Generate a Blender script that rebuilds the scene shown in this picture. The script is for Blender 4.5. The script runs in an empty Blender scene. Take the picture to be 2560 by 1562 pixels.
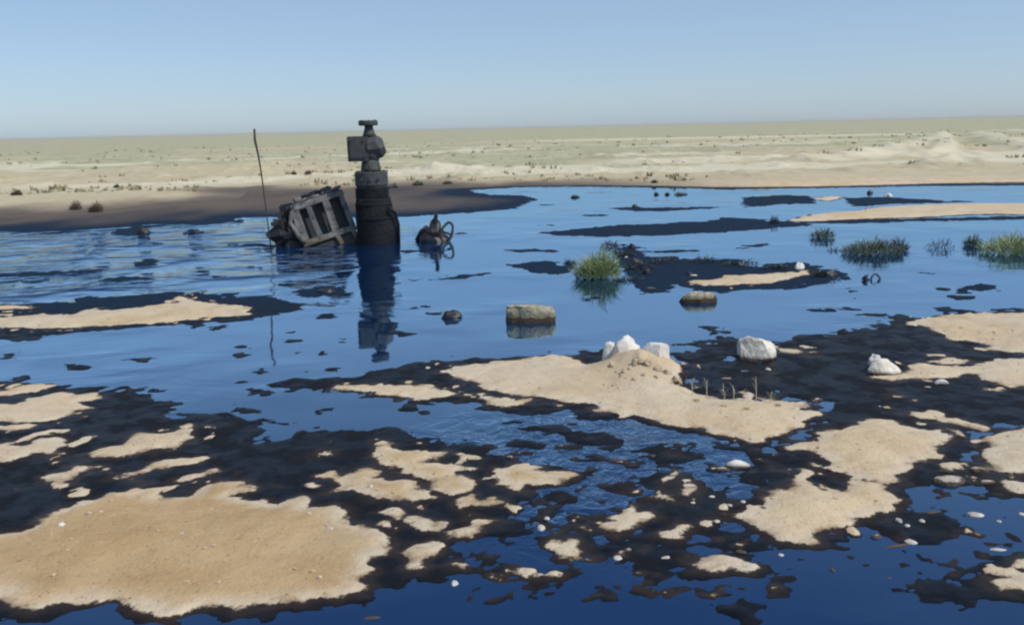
import bpy, bmesh, math, random
import numpy as np
from mathutils import Vector, Matrix, Euler

R = math.radians
scene = bpy.context.scene
col = scene.collection

# ------------------------------------------------------------------ camera
F_PX, W_PX, H_PX = 2217.0, 2560.0, 1562.0          # focal length in photograph pixels
CAM_H, PITCH, ROLL = 1.70, R(11.75), R(1.3)
cam_d = bpy.data.cameras.new('camera')
cam = bpy.data.objects.new('camera', cam_d)
col.objects.link(cam)
cam_d.sensor_width = 36.0
cam_d.lens = 36.0 * F_PX / W_PX
cam_d.clip_start = 0.05
cam_d.clip_end = 20000
fw = Vector((0, math.cos(PITCH), -math.sin(PITCH)))
rt0 = Vector((1, 0, 0))
up0 = Vector((0, math.sin(PITCH), math.cos(PITCH)))
rt = rt0 * math.cos(ROLL) - up0 * math.sin(ROLL)
up = up0 * math.cos(ROLL) + rt0 * math.sin(ROLL)
m = Matrix((rt, up, -fw)).transposed().to_4x4()
m.translation = (0, 0, CAM_H)
cam.matrix_world = m
scene.camera = cam

# ------------------------------------------------------------------ sky and sun
SUN_EL, SUN_AZ = R(50), R(118)                     # azimuth clockwise from +Y
world = bpy.data.worlds.new('World')
scene.world = world
world.use_nodes = True
wn = world.node_tree
wn.nodes.clear()
wo = wn.nodes.new('ShaderNodeOutputWorld')
bg = wn.nodes.new('ShaderNodeBackground')
sky = wn.nodes.new('ShaderNodeTexSky')
sky.sky_type = 'NISHITA'
sky.sun_disc = False
sky.sun_elevation = SUN_EL
sky.sun_rotation = SUN_AZ
sky.altitude = 800
sky.air_density = 0.85
sky.dust_density = 1.2
sky.ozone_density = 4.0
bg.inputs['Strength'].default_value = 0.128
veil = wn.nodes.new('ShaderNodeMix')                # dust in the air evens the whole sky out
veil.data_type = 'RGBA'
veil.inputs['Factor'].default_value = 0.45
veil.inputs['B'].default_value = (3.15, 4.2, 5.45, 1)
wn.links.new(sky.outputs[0], veil.inputs['A'])
wn.links.new(veil.outputs['Result'], bg.inputs['Color'])
wn.links.new(bg.outputs[0], wo.inputs['Surface'])

sun_d = bpy.data.lights.new('sun', 'SUN')
sun_d.energy = 3.8
sun_d.angle = R(0.53)
sun_d.color = (1.0, 0.95, 0.87)
sun = bpy.data.objects.new('sun', sun_d)
col.objects.link(sun)
sdir = Vector((math.sin(SUN_AZ) * math.cos(SUN_EL), math.cos(SUN_AZ) * math.cos(SUN_EL), math.sin(SUN_EL)))
sun.rotation_euler = sdir.to_track_quat('Z', 'Y').to_euler()
sun.location = (10, -5, 12)

scene.view_settings.view_transform = 'Standard'
scene.view_settings.look = 'None'
scene.view_settings.exposure = 0.0
scene.view_settings.gamma = 1.0
scene.view_settings.use_curve_mapping = False
scene.render.engine = 'CYCLES'
scene.cycles.pixel_filter_type = 'BLACKMAN_HARRIS'
scene.cycles.filter_width = 2.2
scene.cycles.use_denoising = True
scene.cycles.max_bounces = 6
scene.cycles.volume_bounces = 0

# ------------------------------------------------------------------ helpers
def ground_pt(px, py, z=0.0):
    """point of the level z that the photograph shows at (px, py)"""
    d = fw + rt * ((px - W_PX / 2) / F_PX) + up * ((H_PX / 2 - py) / F_PX)
    t = (z - CAM_H) / d.z
    return Vector((d.x * t, d.y * t, z))

def metre_px(p):
    """metres that one photograph pixel spans at a point"""
    return (Vector(p) - Vector((0, 0, CAM_H))).dot(fw) / F_PX

def tag(o, label=None, cat=None, group=None, kind=None):
    if label: o['label'] = label
    if cat: o['category'] = cat
    if group: o['group'] = group
    if kind: o['kind'] = kind
    return o

def link(name, me, mat=None, parent=None, smooth=False):
    if mat is not None:
        me.materials.append(mat)
    if smooth:
        me.polygons.foreach_set('use_smooth', np.ones(len(me.polygons), dtype=bool))
    o = bpy.data.objects.new(name, me)
    col.objects.link(o)
    if parent is not None:
        o.parent = parent
    return o

def empty(name, loc, rot=(0, 0, 0)):
    o = bpy.data.objects.new(name, None)
    col.objects.link(o)
    o.location = loc
    o.rotation_euler = rot
    o.empty_display_size = 0.2
    return o

class MB:
    """collects vertices and faces and links them as one mesh object"""
    def __init__(self):
        self.v, self.f = [], []
    def add(self, vs, fs):
        n = len(self.v)
        self.v += [tuple(p) for p in vs]
        self.f += [tuple(i + n for i in f) for f in fs]
    def box(self, c, s, rot=None):
        vs = [Vector((x * s[0] / 2, y * s[1] / 2, z * s[2] / 2)) for x in (-1, 1) for y in (-1, 1) for z in (-1, 1)]
        if rot is not None:
            e = Euler(rot).to_matrix()
            vs = [e @ p for p in vs]
        self.add([p + Vector(c) for p in vs],
                 [(0, 1, 3, 2), (4, 6, 7, 5), (0, 4, 5, 1), (2, 3, 7, 6), (0, 2, 6, 4), (1, 5, 7, 3)])
    def tube(self, pts, rads, n=10, caps=True):
        pts = [Vector(p) for p in pts]
        if not hasattr(rads, '__len__'):
            rads = [rads] * len(pts)
        vs, fs = [], []
        ref = None
        for i, p in enumerate(pts):
            t = (pts[min(i + 1, len(pts) - 1)] - pts[max(i - 1, 0)]).normalized()
            if ref is None:
                ref = t.orthogonal().normalized()
            a = (ref - t * ref.dot(t)).normalized()
            ref = a
            b = t.cross(a)
            for k in range(n):
                an = 2 * math.pi * k / n
                vs.append(p + (a * math.cos(an) + b * math.sin(an)) * rads[i])
        for i in range(len(pts) - 1):
            for k in range(n):
                fs.append((i * n + k, i * n + (k + 1) % n, (i + 1) * n + (k + 1) % n, (i + 1) * n + k))
        if caps:
            fs.append(tuple(range(n - 1, -1, -1)))
            fs.append(tuple((len(pts) - 1) * n + k for k in range(n)))
        self.add(vs, fs)
    def lathe(self, prof, n=28, c=(0, 0, 0)):
        self.tube_profile(prof, n, c)
    def tube_profile(self, prof, n, c):
        vs, fs = [], []
        for r, z in prof:
            for k in range(n):
                an = 2 * math.pi * k / n
                vs.append((c[0] + r * math.cos(an), c[1] + r * math.sin(an), c[2] + z))
        for i in range(len(prof) - 1):
            for k in range(n):
                fs.append((i * n + k, i * n + (k + 1) % n, (i + 1) * n + (k + 1) % n, (i + 1) * n + k))
        fs.append(tuple(range(n - 1, -1, -1)))
        fs.append(tuple((len(prof) - 1) * n + k for k in range(n)))
        self.add(vs, fs)
    def build(self, name, mat, parent=None, smooth=False, bevel=0.0, jitter=0.0, seed=0):
        me = bpy.data.meshes.new(name)
        v = self.v
        if jitter:
            rr = random.Random(seed)
            v = [tuple(q + rr.uniform(-jitter, jitter) for q in p) for p in v]
        me.from_pydata(v, [], self.f)
        if bevel:
            bm = bmesh.new()
            bm.from_mesh(me)
            bmesh.ops.bevel(bm, geom=list(bm.edges), offset=bevel, segments=2, affect='EDGES', clamp_overlap=True)
            bm.to_mesh(me)
            bm.free()
        me.update()
        return link(name, me, mat, parent, smooth)

# numpy value noise ------------------------------------------------
_rng = np.random.RandomState(11)
_LAT = _rng.rand(256, 256)
def vnoise(x, y):
    xi, yi = np.floor(x).astype(np.int64), np.floor(y).astype(np.int64)
    fx, fy = x - xi, y - yi
    fx = fx * fx * (3 - 2 * fx)
    fy = fy * fy * (3 - 2 * fy)
    a = _LAT[xi & 255, yi & 255]; b = _LAT[(xi + 1) & 255, yi & 255]
    c = _LAT[xi & 255, (yi + 1) & 255]; d = _LAT[(xi + 1) & 255, (yi + 1) & 255]
    return (a * (1 - fx) + b * fx) * (1 - fy) + (c * (1 - fx) + d * fx) * fy
def fbm(x, y, o=4, s=0.0):
    t, amp, tot = 0.0, 1.0, 0.0
    for i in range(o):
        c, w = math.cos(0.6 + 1.1 * i), math.sin(0.6 + 1.1 * i)      # each octave turned, so that no lattice shows
        t = t + amp * vnoise((x * c - y * w) * 2 ** i + 17.3 * i + s, (x * w + y * c) * 2 ** i - 9.1 * i + s * 1.7)
        tot += amp
        amp *= 0.5
    return t / tot                                   # 0..1, mean 0.5
def sstep(a, b, x):
    t = np.clip((x - a) / (b - a), 0, 1)
    return t * t * (3 - 2 * t)

# ------------------------------------------------------------------ materials
def new_mat(name):
    mt = bpy.data.materials.new(name)
    mt.use_nodes = True
    nt = mt.node_tree
    p = nt.nodes['Principled BSDF']
    return mt, nt, p

def N(nt, t, **kw):
    n = nt.nodes.new(t)
    for k, v in kw.items():
        setattr(n, k, v)
    return n

def noise_node(nt, vec, scale, detail=4, rough=0.55, dist=0.0):
    n = N(nt, 'ShaderNodeTexNoise')
    n.inputs['Scale'].default_value = scale
    n.inputs['Detail'].default_value = detail
    n.inputs['Roughness'].default_value = rough
    n.inputs['Distortion'].default_value = dist
    if vec is not None:
        nt.links.new(vec, n.inputs['Vector'])
    return n.outputs['Fac']

def ramp(nt, fac, stops, interp='LINEAR'):
    r = N(nt, 'ShaderNodeValToRGB')
    r.color_ramp.interpolation = interp
    els = r.color_ramp.elements
    while len(els) < len(stops):
        els.new(0.5)
    for e, (p, c) in zip(els, stops):
        e.position = p
        e.color = (*c, 1) if len(c) == 3 else c
    nt.links.new(fac, r.inputs['Fac'])
    return r.outputs['Color']

def mix(nt, fac, a, b, blend='MIX'):
    n = N(nt, 'ShaderNodeMix', data_type='RGBA', blend_type=blend)
    for s, v in ((n.inputs['Factor'], fac), (n.inputs['A'], a), (n.inputs['B'], b)):
        if hasattr(v, 'links') or hasattr(v, 'is_linked'):
            nt.links.new(v, s)
        elif isinstance(v, tuple):
            s.default_value = (*v, 1) if len(v) == 3 else v
        else:
            s.default_value = v
    return n.outputs['Result']

def mth(nt, op, a, b=None, clamp=False):
    n = N(nt, 'ShaderNodeMath', operation=op, use_clamp=clamp)
    for i, v in enumerate((a, b)):
        if v is None:
            continue
        if hasattr(v, 'is_linked'):
            nt.links.new(v, n.inputs[i])
        else:
            n.inputs[i].default_value = v
    return n.outputs[0]

def maprange(nt, v, a, b, c=0.0, d=1.0, smooth=True):
    n = N(nt, 'ShaderNodeMapRange')
    if smooth:
        n.interpolation_type = 'SMOOTHSTEP'
    nt.links.new(v, n.inputs['Value'])
    n.inputs['From Min'].default_value = a
    n.inputs['From Max'].default_value = b
    n.inputs['To Min'].default_value = c
    n.inputs['To Max'].default_value = d
    return n.outputs['Result']

def bump(nt, h, strength, dist, prev=None):
    n = N(nt, 'ShaderNodeBump')
    n.inputs['Strength'].default_value = strength
    n.inputs['Distance'].default_value = dist
    nt.links.new(h, n.inputs['Height'])
    if prev is not None:
        nt.links.new(prev, n.inputs['Normal'])
    return n.outputs['Normal']

def ground_material():
    mt, nt, p = new_mat('sand_and_oil_soaked_soil')
    L = nt.links.new
    pos = N(nt, 'ShaderNodeNewGeometry').outputs['Position']
    sd = N(nt, 'ShaderNodeAttribute', attribute_name='dry').outputs['Fac']
    veg = N(nt, 'ShaderNodeAttribute', attribute_name='veg').outputs['Fac']
    stain = N(nt, 'ShaderNodeAttribute', attribute_name='stain').outputs['Fac']
    n_big = noise_node(nt, pos, 0.9, 3)
    n_mid = noise_node(nt, pos, 5.0, 5, 0.6)
    n_fine = noise_node(nt, pos, 45.0, 4, 0.65)
    n_grain = noise_node(nt, pos, 220.0, 2, 0.6)
    n_mot = noise_node(nt, pos, 2.2, 6, 0.68, 0.6)
    sand = ramp(nt, n_mot, [(0.28, SAND[0]), (0.5, SAND[1]), (0.72, SAND[2])])
    sand = mix(nt, maprange(nt, n_big, 0.35, 0.7), sand, mix(nt, 1.0, sand, (1.0, 0.93, 0.80), 'MULTIPLY'))
    sand = mix(nt, maprange(nt, n_fine, 0.58, 0.72), sand, (0.56, 0.47, 0.36))
    sand = mix(nt, maprange(nt, n_fine, 0.42, 0.28), sand, (0.30, 0.215, 0.135))
    tn = N(nt, 'ShaderNodeAttribute', attribute_name='tone').outputs['Fac']
    sand = mix(nt, tn, sand, mix(nt, 1.0, sand, (0.80, 0.71, 0.58), 'MULTIPLY'))
    # pale crust along the rim of every bank
    crust = mth(nt, 'MULTIPLY', maprange(nt, sd, 0.10, 0.02), maprange(nt, n_mid, 0.35, 0.6))
    sand = mix(nt, mth(nt, 'MULTIPLY', crust, 0.5), sand, (0.52, 0.455, 0.37))
    # the plain: sparse steppe growth
    n_pl = noise_node(nt, pos, 0.28, 6, 0.65)
    vg = ramp(nt, n_pl, [(0.3, (0.26, 0.255, 0.165)), (0.5, (0.345, 0.335, 0.225)), (0.7, (0.42, 0.395, 0.275))])
    sand = mix(nt, veg, sand, vg)
    pl = N(nt, 'ShaderNodeAttribute', attribute_name='pale').outputs['Fac']
    sand = mix(nt, mth(nt, 'MULTIPLY', pl, 0.85), sand, (0.54, 0.50, 0.38))
    # brown oil stain soaking into the sand
    sand = mix(nt, stain, sand, (0.042, 0.040, 0.044))
    # oil-soaked soil
    soak = ramp(nt, n_mid, [(0.3, (0.002, 0.0035, 0.008)), (0.55, (0.004, 0.0055, 0.0095)), (0.78, (0.013, 0.009, 0.009))])
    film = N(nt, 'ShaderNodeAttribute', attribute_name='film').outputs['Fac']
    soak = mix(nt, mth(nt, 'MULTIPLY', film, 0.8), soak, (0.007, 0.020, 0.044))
    bk = N(nt, 'ShaderNodeAttribute', attribute_name='bank').outputs['Fac']
    soak = mix(nt, maprange(nt, bk, 0.30, 1.0), soak, (0.115, 0.092, 0.075))
    edge = mth(nt, 'ADD', sd, mth(nt, 'MULTIPLY', mth(nt, 'SUBTRACT', n_fine, 0.5), 0.05))
    rim = maprange(nt, edge, -0.07, 0.004)
    soak = mix(nt, mth(nt, 'MULTIPLY', rim, 0.7), soak, (0.036, 0.024, 0.019))
    damp = mth(nt, 'MULTIPLY', maprange(nt, edge, 0.05, 0.0), maprange(nt, n_mid, 0.52, 0.40))
    sand = mix(nt, mth(nt, 'MULTIPLY', damp, 0.75), sand, (0.16, 0.105, 0.065))
    dry = maprange(nt, edge, -0.006, 0.012)
    L(mix(nt, dry, soak, sand), p.inputs['Base Color'])
    rg = mix(nt, dry, (0.40, 0.40, 0.40), (0.95, 0.95, 0.95))
    rg = mix(nt, mth(nt, 'MULTIPLY', mth(nt, 'SUBTRACT', 1.0, dry), maprange(nt, n_mid, 0.45, 0.6)), rg, (0.70, 0.70, 0.70))
    wetfilm = mth(nt, 'MULTIPLY', mth(nt, 'SUBTRACT', 1.0, dry), film)
    rg = mix(nt, wetfilm, rg, (0.85, 0.85, 0.85))
    L(rg, p.inputs['Roughness'])
    L(maprange(nt, wetfilm, 0.0, 1.0, 0.12, 0.08), p.inputs['Specular IOR Level'])
    p.inputs['Specular IOR Level'].default_value = 0.22
    b1 = N(nt, 'ShaderNodeBump')
    L(n_fine, b1.inputs['Height'])
    b1.inputs['Distance'].default_value = 0.012
    L(maprange(nt, dry, 0.0, 1.0, 0.22, 0.65), b1.inputs['Strength'])
    L(bump(nt, n_grain, 0.5, 0.003, b1.outputs['Normal']), p.inputs['Normal'])
    return mt

SAND = [(0.41, 0.325, 0.225), (0.495, 0.41, 0.30), (0.55, 0.475, 0.365)]

def oil_material(well):
    mt, nt, p = new_mat('crude_oil')
    L = nt.links.new
    pos = N(nt, 'ShaderNodeNewGeometry').outputs['Position']
    mp = N(nt, 'ShaderNodeMapping')
    mp.inputs['Scale'].default_value = (0.55, 1.15, 1.0)
    mp.inputs['Rotation'].default_value = (0, 0, R(-8))
    L(pos, mp.inputs['Vector'])
    dv = N(nt, 'ShaderNodeVectorMath', operation='DISTANCE')
    L(pos, dv.inputs[0])
    dv.inputs[1].default_value = (well.x - 5.2, well.y - 0.8, 0)
    near = maprange(nt, dv.outputs['Value'], 2.8, 6.8, 1.2, 0.0)
    sv = N(nt, 'ShaderNodeVectorMath', operation='DISTANCE')
    L(pos, sv.inputs[0])
    st = ground_pt(1430, 1150)
    sv.inputs[1].default_value = (st.x, st.y, 0)
    stream = maprange(nt, sv.outputs['Value'], 0.3, 1.3, 1.0, 0.0)
    w4 = noise_node(nt, pos, 7.0, 4, 0.55, 0.8)
    w1 = noise_node(nt, mp.outputs[0], 1.25, 4, 0.5, 1.2)
    w2 = noise_node(nt, mp.outputs[0], 6.0, 3, 0.5, 1.0)
    calm = noise_node(nt, pos, 0.45, 2)
    w3 = noise_node(nt, pos, 3.0, 2, 0.5)
    h = mth(nt, 'ADD', mth(nt, 'MULTIPLY', w1, 0.17), mth(nt, 'MULTIPLY', w2, 0.010))
    h = mth(nt, 'MULTIPLY', h, mth(nt, 'ADD', mth(nt, 'MULTIPLY', near, maprange(nt, noise_node(nt, pos, 0.8, 2, 0.5), 0.35, 0.62, 0.25, 1.1)), mth(nt, 'MULTIPLY', maprange(nt, calm, 0.45, 0.65), 0.10)))
    h = mth(nt, 'ADD', h, mth(nt, 'MULTIPLY', w3, 0.0012))
    h = mth(nt, 'ADD', h, mth(nt, 'MULTIPLY', mth(nt, 'MULTIPLY', w4, stream), 0.03))
    nrm = bump(nt, h, 1.0, 1.0)
    # tarry skin: darker, duller patches on the pool
    tar = maprange(nt, noise_node(nt, mp.outputs[0], 3.2, 5, 0.6, 0.5), 0.60, 0.70)
    # near-mirror oil: what it reflects climbs steeply towards grazing view, its body is blue-black
    nt.nodes.remove(p)
    body = N(nt, 'ShaderNodeBsdfDiffuse')
    body.inputs['Color'].default_value = (0.002, 0.019, 0.075, 1)
    gl = N(nt, 'ShaderNodeBsdfGlossy')
    gl.inputs['Color'].default_value = (0.64, 0.85, 1.0, 1)
    L(mth(nt, 'ADD', mth(nt, 'MULTIPLY', tar, 0.06), 0.03), gl.inputs['Roughness'])
    fr = N(nt, 'ShaderNodeFresnel')
    fr.inputs['IOR'].default_value = 1.5
    for n_ in (fr, gl):
        L(nrm, n_.inputs['Normal'])
    k = ramp(nt, fr.outputs[0], [(0.0, (.02,) * 3), (0.09, (.09,) * 3), (0.20, (.40,) * 3), (0.31, (.68,) * 3), (0.6, (.76,) * 3), (1.0, (.75,) * 3)])
    ms = N(nt, 'ShaderNodeMixShader')
    L(k, ms.inputs[0]); L(body.outputs[0], ms.inputs[1]); L(gl.outputs[0], ms.inputs[2])
    L(ms.outputs[0], nt.nodes['Material Output'].inputs['Surface'])
    return mt

def simple_mat(name, stops, rough=0.6, scale=8.0, bstr=0.4, bdist=0.01, metal=0.0, spec=0.4, coord='Object', stain=None):
    """noise-mottled surface; stain = height above the pool up to which oil has soaked it"""
    mt, nt, p = new_mat(name)
    L = nt.links.new
    tc = N(nt, 'ShaderNodeTexCoord').outputs[coord]
    n = noise_node(nt, tc, scale, 5, 0.6)
    c = ramp(nt, n, stops)
    pos = N(nt, 'ShaderNodeNewGeometry').outputs['Position']
    rgh = rough
    if stain:
        sep = N(nt, 'ShaderNodeSeparateXYZ')
        L(pos, sep.inputs[0])
        nz = noise_node(nt, pos, 14.0, 4, 0.6)
        z = mth(nt, 'ADD', sep.outputs['Z'], mth(nt, 'MULTIPLY', mth(nt, 'SUBTRACT', nz, 0.5), stain * 1.6))
        f = maprange(nt, z, stain * 1.15, stain * 0.75)
        c = mix(nt, f, c, (0.022, 0.017, 0.014))
        brown = maprange(nt, z, stain * 2.2, stain * 1.1)
        c = mix(nt, mth(nt, 'MULTIPLY', brown, 0.55), c, (0.10, 0.07, 0.04))
    L(c, p.inputs['Base Color'])
    p.inputs['Roughness'].default_value = rough
    p.inputs['Metallic'].default_value = metal
    p.inputs['Specular IOR Level'].default_value = spec
    n2 = noise_node(nt, tc, scale * 4, 4, 0.6)
    L(bump(nt, n2, bstr, bdist), p.inputs['Normal'])
    return mt

def leaf_mat(name, c1, c2):
    mt, nt, p = new_mat(name)
    L = nt.links.new
    pos = N(nt, 'ShaderNodeNewGeometry').outputs['Position']
    n = noise_node(nt, pos, 30.0, 2)
    L(ramp(nt, n, [(0.3, c1), (0.7, c2)]), p.inputs['Base Color'])
    p.inputs['Roughness'].default_value = 0.55
    p.inputs['Subsurface Weight'].default_value = 0.0
    return mt

# ------------------------------------------------------------------ traced shores
# every outline is a shore on the level of the pool, traced in a window of the photograph (x0, y0, scale) and laid on that level
WIN = {'A': (0, 880, 2.204), 'B': (640, 880, 2.204), 'C': (1280, 880, 2.204), 'D': (1860, 880, 2.204),
       'E': (1860, 720, 3.006), 'F': (0, 280, 2.505), 'G': (600, 600, 3.006), 'H': (1240, 440, 2.891),
       'I': (1860, 280, 3.006), 'J': (600, 280, 3.757), 'K': (860, 280, 2.369), 'S': (0, 0, 1.0)}
def src(w, x, y):
    a, b, s = WIN[w]
    return a + x / s, b + y / s
def poly(text):
    """'A 1,2 3,4 B 5,6' -> pool-level outline"""
    out, w = [], 'S'
    for t in text.split():
        if t in WIN:
            w = t
        else:
            x, y = t.split(',')
            sx, sy = src(w, float(x), float(y))
            if sx > 2578 or sx < -11:                 # banks cut by the frame run on beyond it and end unevenly
                sx += math.copysign(330 + 170 * math.sin(sy * 0.9), sx)
            g = ground_pt(sx, sy)
            out.append((g.x, g.y))
    return np.array(out)

SANDS = [
 # big bank lower left
 "A -60,1010 20,1020 60,1010 110,990 190,950 200,930 290,885 350,870 430,845 490,835 530,810 620,785 740,775 790,790 870,800 890,808 950,808 1030,800 1080,760 1150,735 1270,715 1340,705 1345,735 1420,745 1410,770 1330,785 1300,800 1400,812 B 60,825 130,835 250,815 290,850 440,840 465,860 500,880 490,905 530,925 610,945 680,985 720,1050 735,1090 720,1125 660,1145 640,1175 690,1195 680,1215 620,1235 560,1255 555,1275 620,1300 590,1320 500,1340 420,1365 300,1385 150,1405 0,1420 A 1300,1440 1180,1420 1090,1420 980,1450 910,1470 880,1455 860,1430 760,1400 680,1385 560,1380 400,1390 300,1395 220,1415 130,1410 80,1395 60,1370 20,1360 -60,1360",
 "A -60,225 20,225 100,200 200,185 330,185 280,205 180,225 60,245 -60,255",
 "A -60,300 60,285 180,255 280,235 330,220 380,225 410,250 470,240 550,230 580,250 540,265 450,270 410,280 440,300 490,310 470,320 400,325 370,355 300,375 160,385 60,395 -60,400",
 "A -60,425 50,412 130,408 215,410 170,425 80,435 -60,445",
 "A -60,520 60,515 150,510 220,480 340,478 390,500 410,515 360,530 340,560 260,572 180,568 140,585 90,600 50,610 -60,612",
 "A 485,565 540,545 640,530 690,510 720,470 790,455 900,445 1040,438 980,465 1025,485 1000,510 960,535 860,545 760,560 640,575 530,580",
 "A 575,712 640,690 700,665 790,640 830,615 910,600 1010,597 1125,595 1080,620 1000,640 930,655 850,665 790,685 720,715 640,720",
 "A 255,700 290,680 370,675 400,640 470,630 570,632 570,650 500,660 440,675 410,700 370,718 270,718",
 "A 955,715 1010,695 1080,680 1150,655 1200,640 1200,660 1150,675 1070,690 1030,715 970,722",
 "A 750,740 830,720 830,735 780,755",
 # central bank
 "B 1025,110 1080,85 1200,75 1350,60 C 30,55 150,30 240,20 300,30 350,55 430,75 540,68 570,40 620,10 700,10 770,40 850,65 920,85 930,130 925,180 890,205 930,220 1000,235 1100,255 1250,265 1400,270 D 265,275 340,285 400,300 390,312 310,316 300,330 410,338 410,352 320,358 330,380 310,410 280,450 220,470 150,485 130,505 60,515 0,500 C 1220,480 1150,455 1080,445 1080,425 960,420 860,410 800,395 740,375 650,355 620,350 560,335 470,325 520,305 440,290 300,282 190,270 150,250 0,245 B 1330,225 1240,210 1220,195 1200,180 1120,150 1060,130",
 "B 1215,235 1270,245 1340,265 1440,268 1520,262 1540,280 1480,295 1400,305 1330,300 1280,290",
 "B 410,205 440,190 560,185 700,182 850,188 960,190 1000,215 1110,225 1100,245 1020,260 900,270 800,265 720,250 640,235 540,220",
 "B 630,580 680,530 720,520 790,545 900,555 1060,560 1020,580 940,600 910,620 940,630 1070,630 1130,635 1190,650 1110,670 1110,690 1190,695 1190,730 1225,765 1190,780 1080,785 1010,770 1000,740 950,720 880,690 790,680 770,670 820,650 790,635 690,635 660,620 670,595",
 "B 360,690 400,660 450,660 470,680 540,660 590,640 650,640 690,660 690,695 770,700 880,705 920,730 880,755 920,780 1000,795 1010,810 960,830 860,850 780,835 660,820 580,800 530,770 440,780 400,765 430,730",
 "B 1100,830 1140,800 1190,795 1230,815 1330,810 1385,830 1370,850 1270,865 1190,860 1150,865 1210,900 1220,915 1160,925 1120,905 1130,875",
 "B 1105,1000 1160,985 1200,945 1230,920 1310,930 1270,955 1220,980 1200,1010 1160,1030 1115,1020",
 "B 835,910 900,905 950,925 970,955 950,970 910,960 870,930",
 "B 1000,960 1030,945 1060,950 1020,970",
 "B 785,1195 830,1170 850,1120 850,1090 930,1085 980,1070 1010,1090 990,1115 930,1135 900,1180 880,1200 820,1210",
 "B 345,570 380,550 440,560 420,575 370,582",
 "B 1300,690 1340,650 1380,640 1420,620 1480,610 C 120,620 160,635 110,650 160,670 230,700 245,725 190,730 110,740 90,755 130,775 80,785 20,780 B 1400,770 1380,745 1310,740 1350,715",
 "B 1085,1170 1170,1175 1130,1190",
 "C 465,945 530,955 570,940 530,915 570,895 620,890 630,860 650,835 690,850 700,875 760,880 785,910 750,940 700,965 640,985 580,995 520,985 490,965",
 "C 745,795 790,765 810,760 840,780 885,795 870,815 800,820 760,815",
 "C 920,740 960,700 980,725 1015,740 1000,770 970,785 930,760",
 "C 820,1000 900,970 930,945 1000,950 1010,970 950,990 920,1020 860,1025",
 "C 185,1075 230,1060 290,1080 310,1065 340,1090 390,1110 470,1140 470,1165 400,1175 320,1160 250,1135 230,1105",
 "C 0,1215 20,1190 80,1180 100,1190 130,1185 170,1210 230,1205 300,1220 270,1240 180,1250 70,1245 20,1235",
 "C 985,1175 1050,1165 1080,1150 1180,1140 1240,1160 1340,1190 1290,1200 1190,1185 1080,1200 1010,1195",
 "C 240,680 290,672 300,685 260,695",
 # banks on the right
 "D 200,525 260,500 380,490 400,450 440,435 540,420 600,410 700,385 800,390 900,415 960,430 1060,440 1200,460 1160,490 1110,510 1060,535 1060,555 1100,580 1080,595 1010,605 950,610 950,630 880,655 800,690 870,700 840,735 800,765 850,790 910,815 860,850 790,890 710,905 640,935 590,970 500,1000 430,1020 415,1035 450,1060 380,1070 280,1065 190,1050 110,1010 60,970 0,940 C 1215,908 1300,895 D 40,893 90,850 95,790 70,760 170,755 270,750 250,720 330,715 380,730 430,760 530,765 570,740 590,715 680,715 600,690 540,660 480,650 490,610 430,575 340,550 260,550",
 "D 1280,590 1310,560 1370,525 1310,485 1360,460 1430,430 1490,410 1680,400 1680,690 1543,680 1450,660 1380,645 1310,615",
 "D 1410,735 1480,730 1680,720 1680,770 1500,770 1450,755",
 "D 1320,1250 1400,1235 1480,1225 1680,1220 1680,1310 1450,1310 1370,1295 1330,1275",
 "D 1500,1190 1543,1165 1680,1160 1680,1200 1543,1205",
 "D 880,325 930,325 980,335 1020,328 1060,345 1100,370 1170,375 1230,395 1310,410 1370,425 1340,440 1260,430 1180,410 1090,395 1050,375 970,370 910,355",
 "D 400,740 440,732 460,745 430,755",
 "E 1215,270 1300,245 1420,215 1650,200 2200,180 2200,490 2000,495 1870,480 1740,470 1840,440 1760,405 1600,400 1550,385 1500,350 1400,310 1290,290",
 "E 1380,560 1450,530 1570,515 1640,535 1720,545 1650,570 1500,575",
 "E 1000,680 1060,650 1220,640 1300,570 1400,590 1560,600 1720,590 1900,540 2200,520 2200,750 2000,750 1900,720 1780,690 1770,655 1660,660 1560,680 1400,690 1250,685 1100,695",
 "E 1100,815 1210,815 1180,835 1130,832",
 "E 1840,770 1930,765 1900,785",
 "E 260,450 400,465 540,490 400,497 270,490",
 "E 1480,1340 1540,1310 1600,1320 1600,1360 1490,1355",
 # islands of the pool's far half
 "F -30,1290 50,1290 300,1270 460,1275 560,1245 720,1240 870,1225 1000,1210 1100,1195 1120,1160 1200,1180 1330,1200 1480,1215 1590,1240 1550,1275 1350,1290 1200,1305 1000,1325 700,1340 400,1355 200,1360 -30,1365",
 "F -30,1217 150,1217 230,1227 180,1240 -30,1243",
 "H 1400,772 1560,752 1700,722 I 0,1225 200,1220 400,1208 470,1195 480,1220 400,1240 200,1285 0,1298 H 1700,800 1500,795",
 "I 300,825 500,775 850,748 1000,722 1300,702 1700,692 2200,680 2200,765 1700,772 1300,795 900,806 500,828",
 "I 520,660 600,640 740,640 720,655 620,668",
]
TAN_BANKS = (0, 13, 14, 15, 19, 21)          # banks of browner sand
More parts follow.
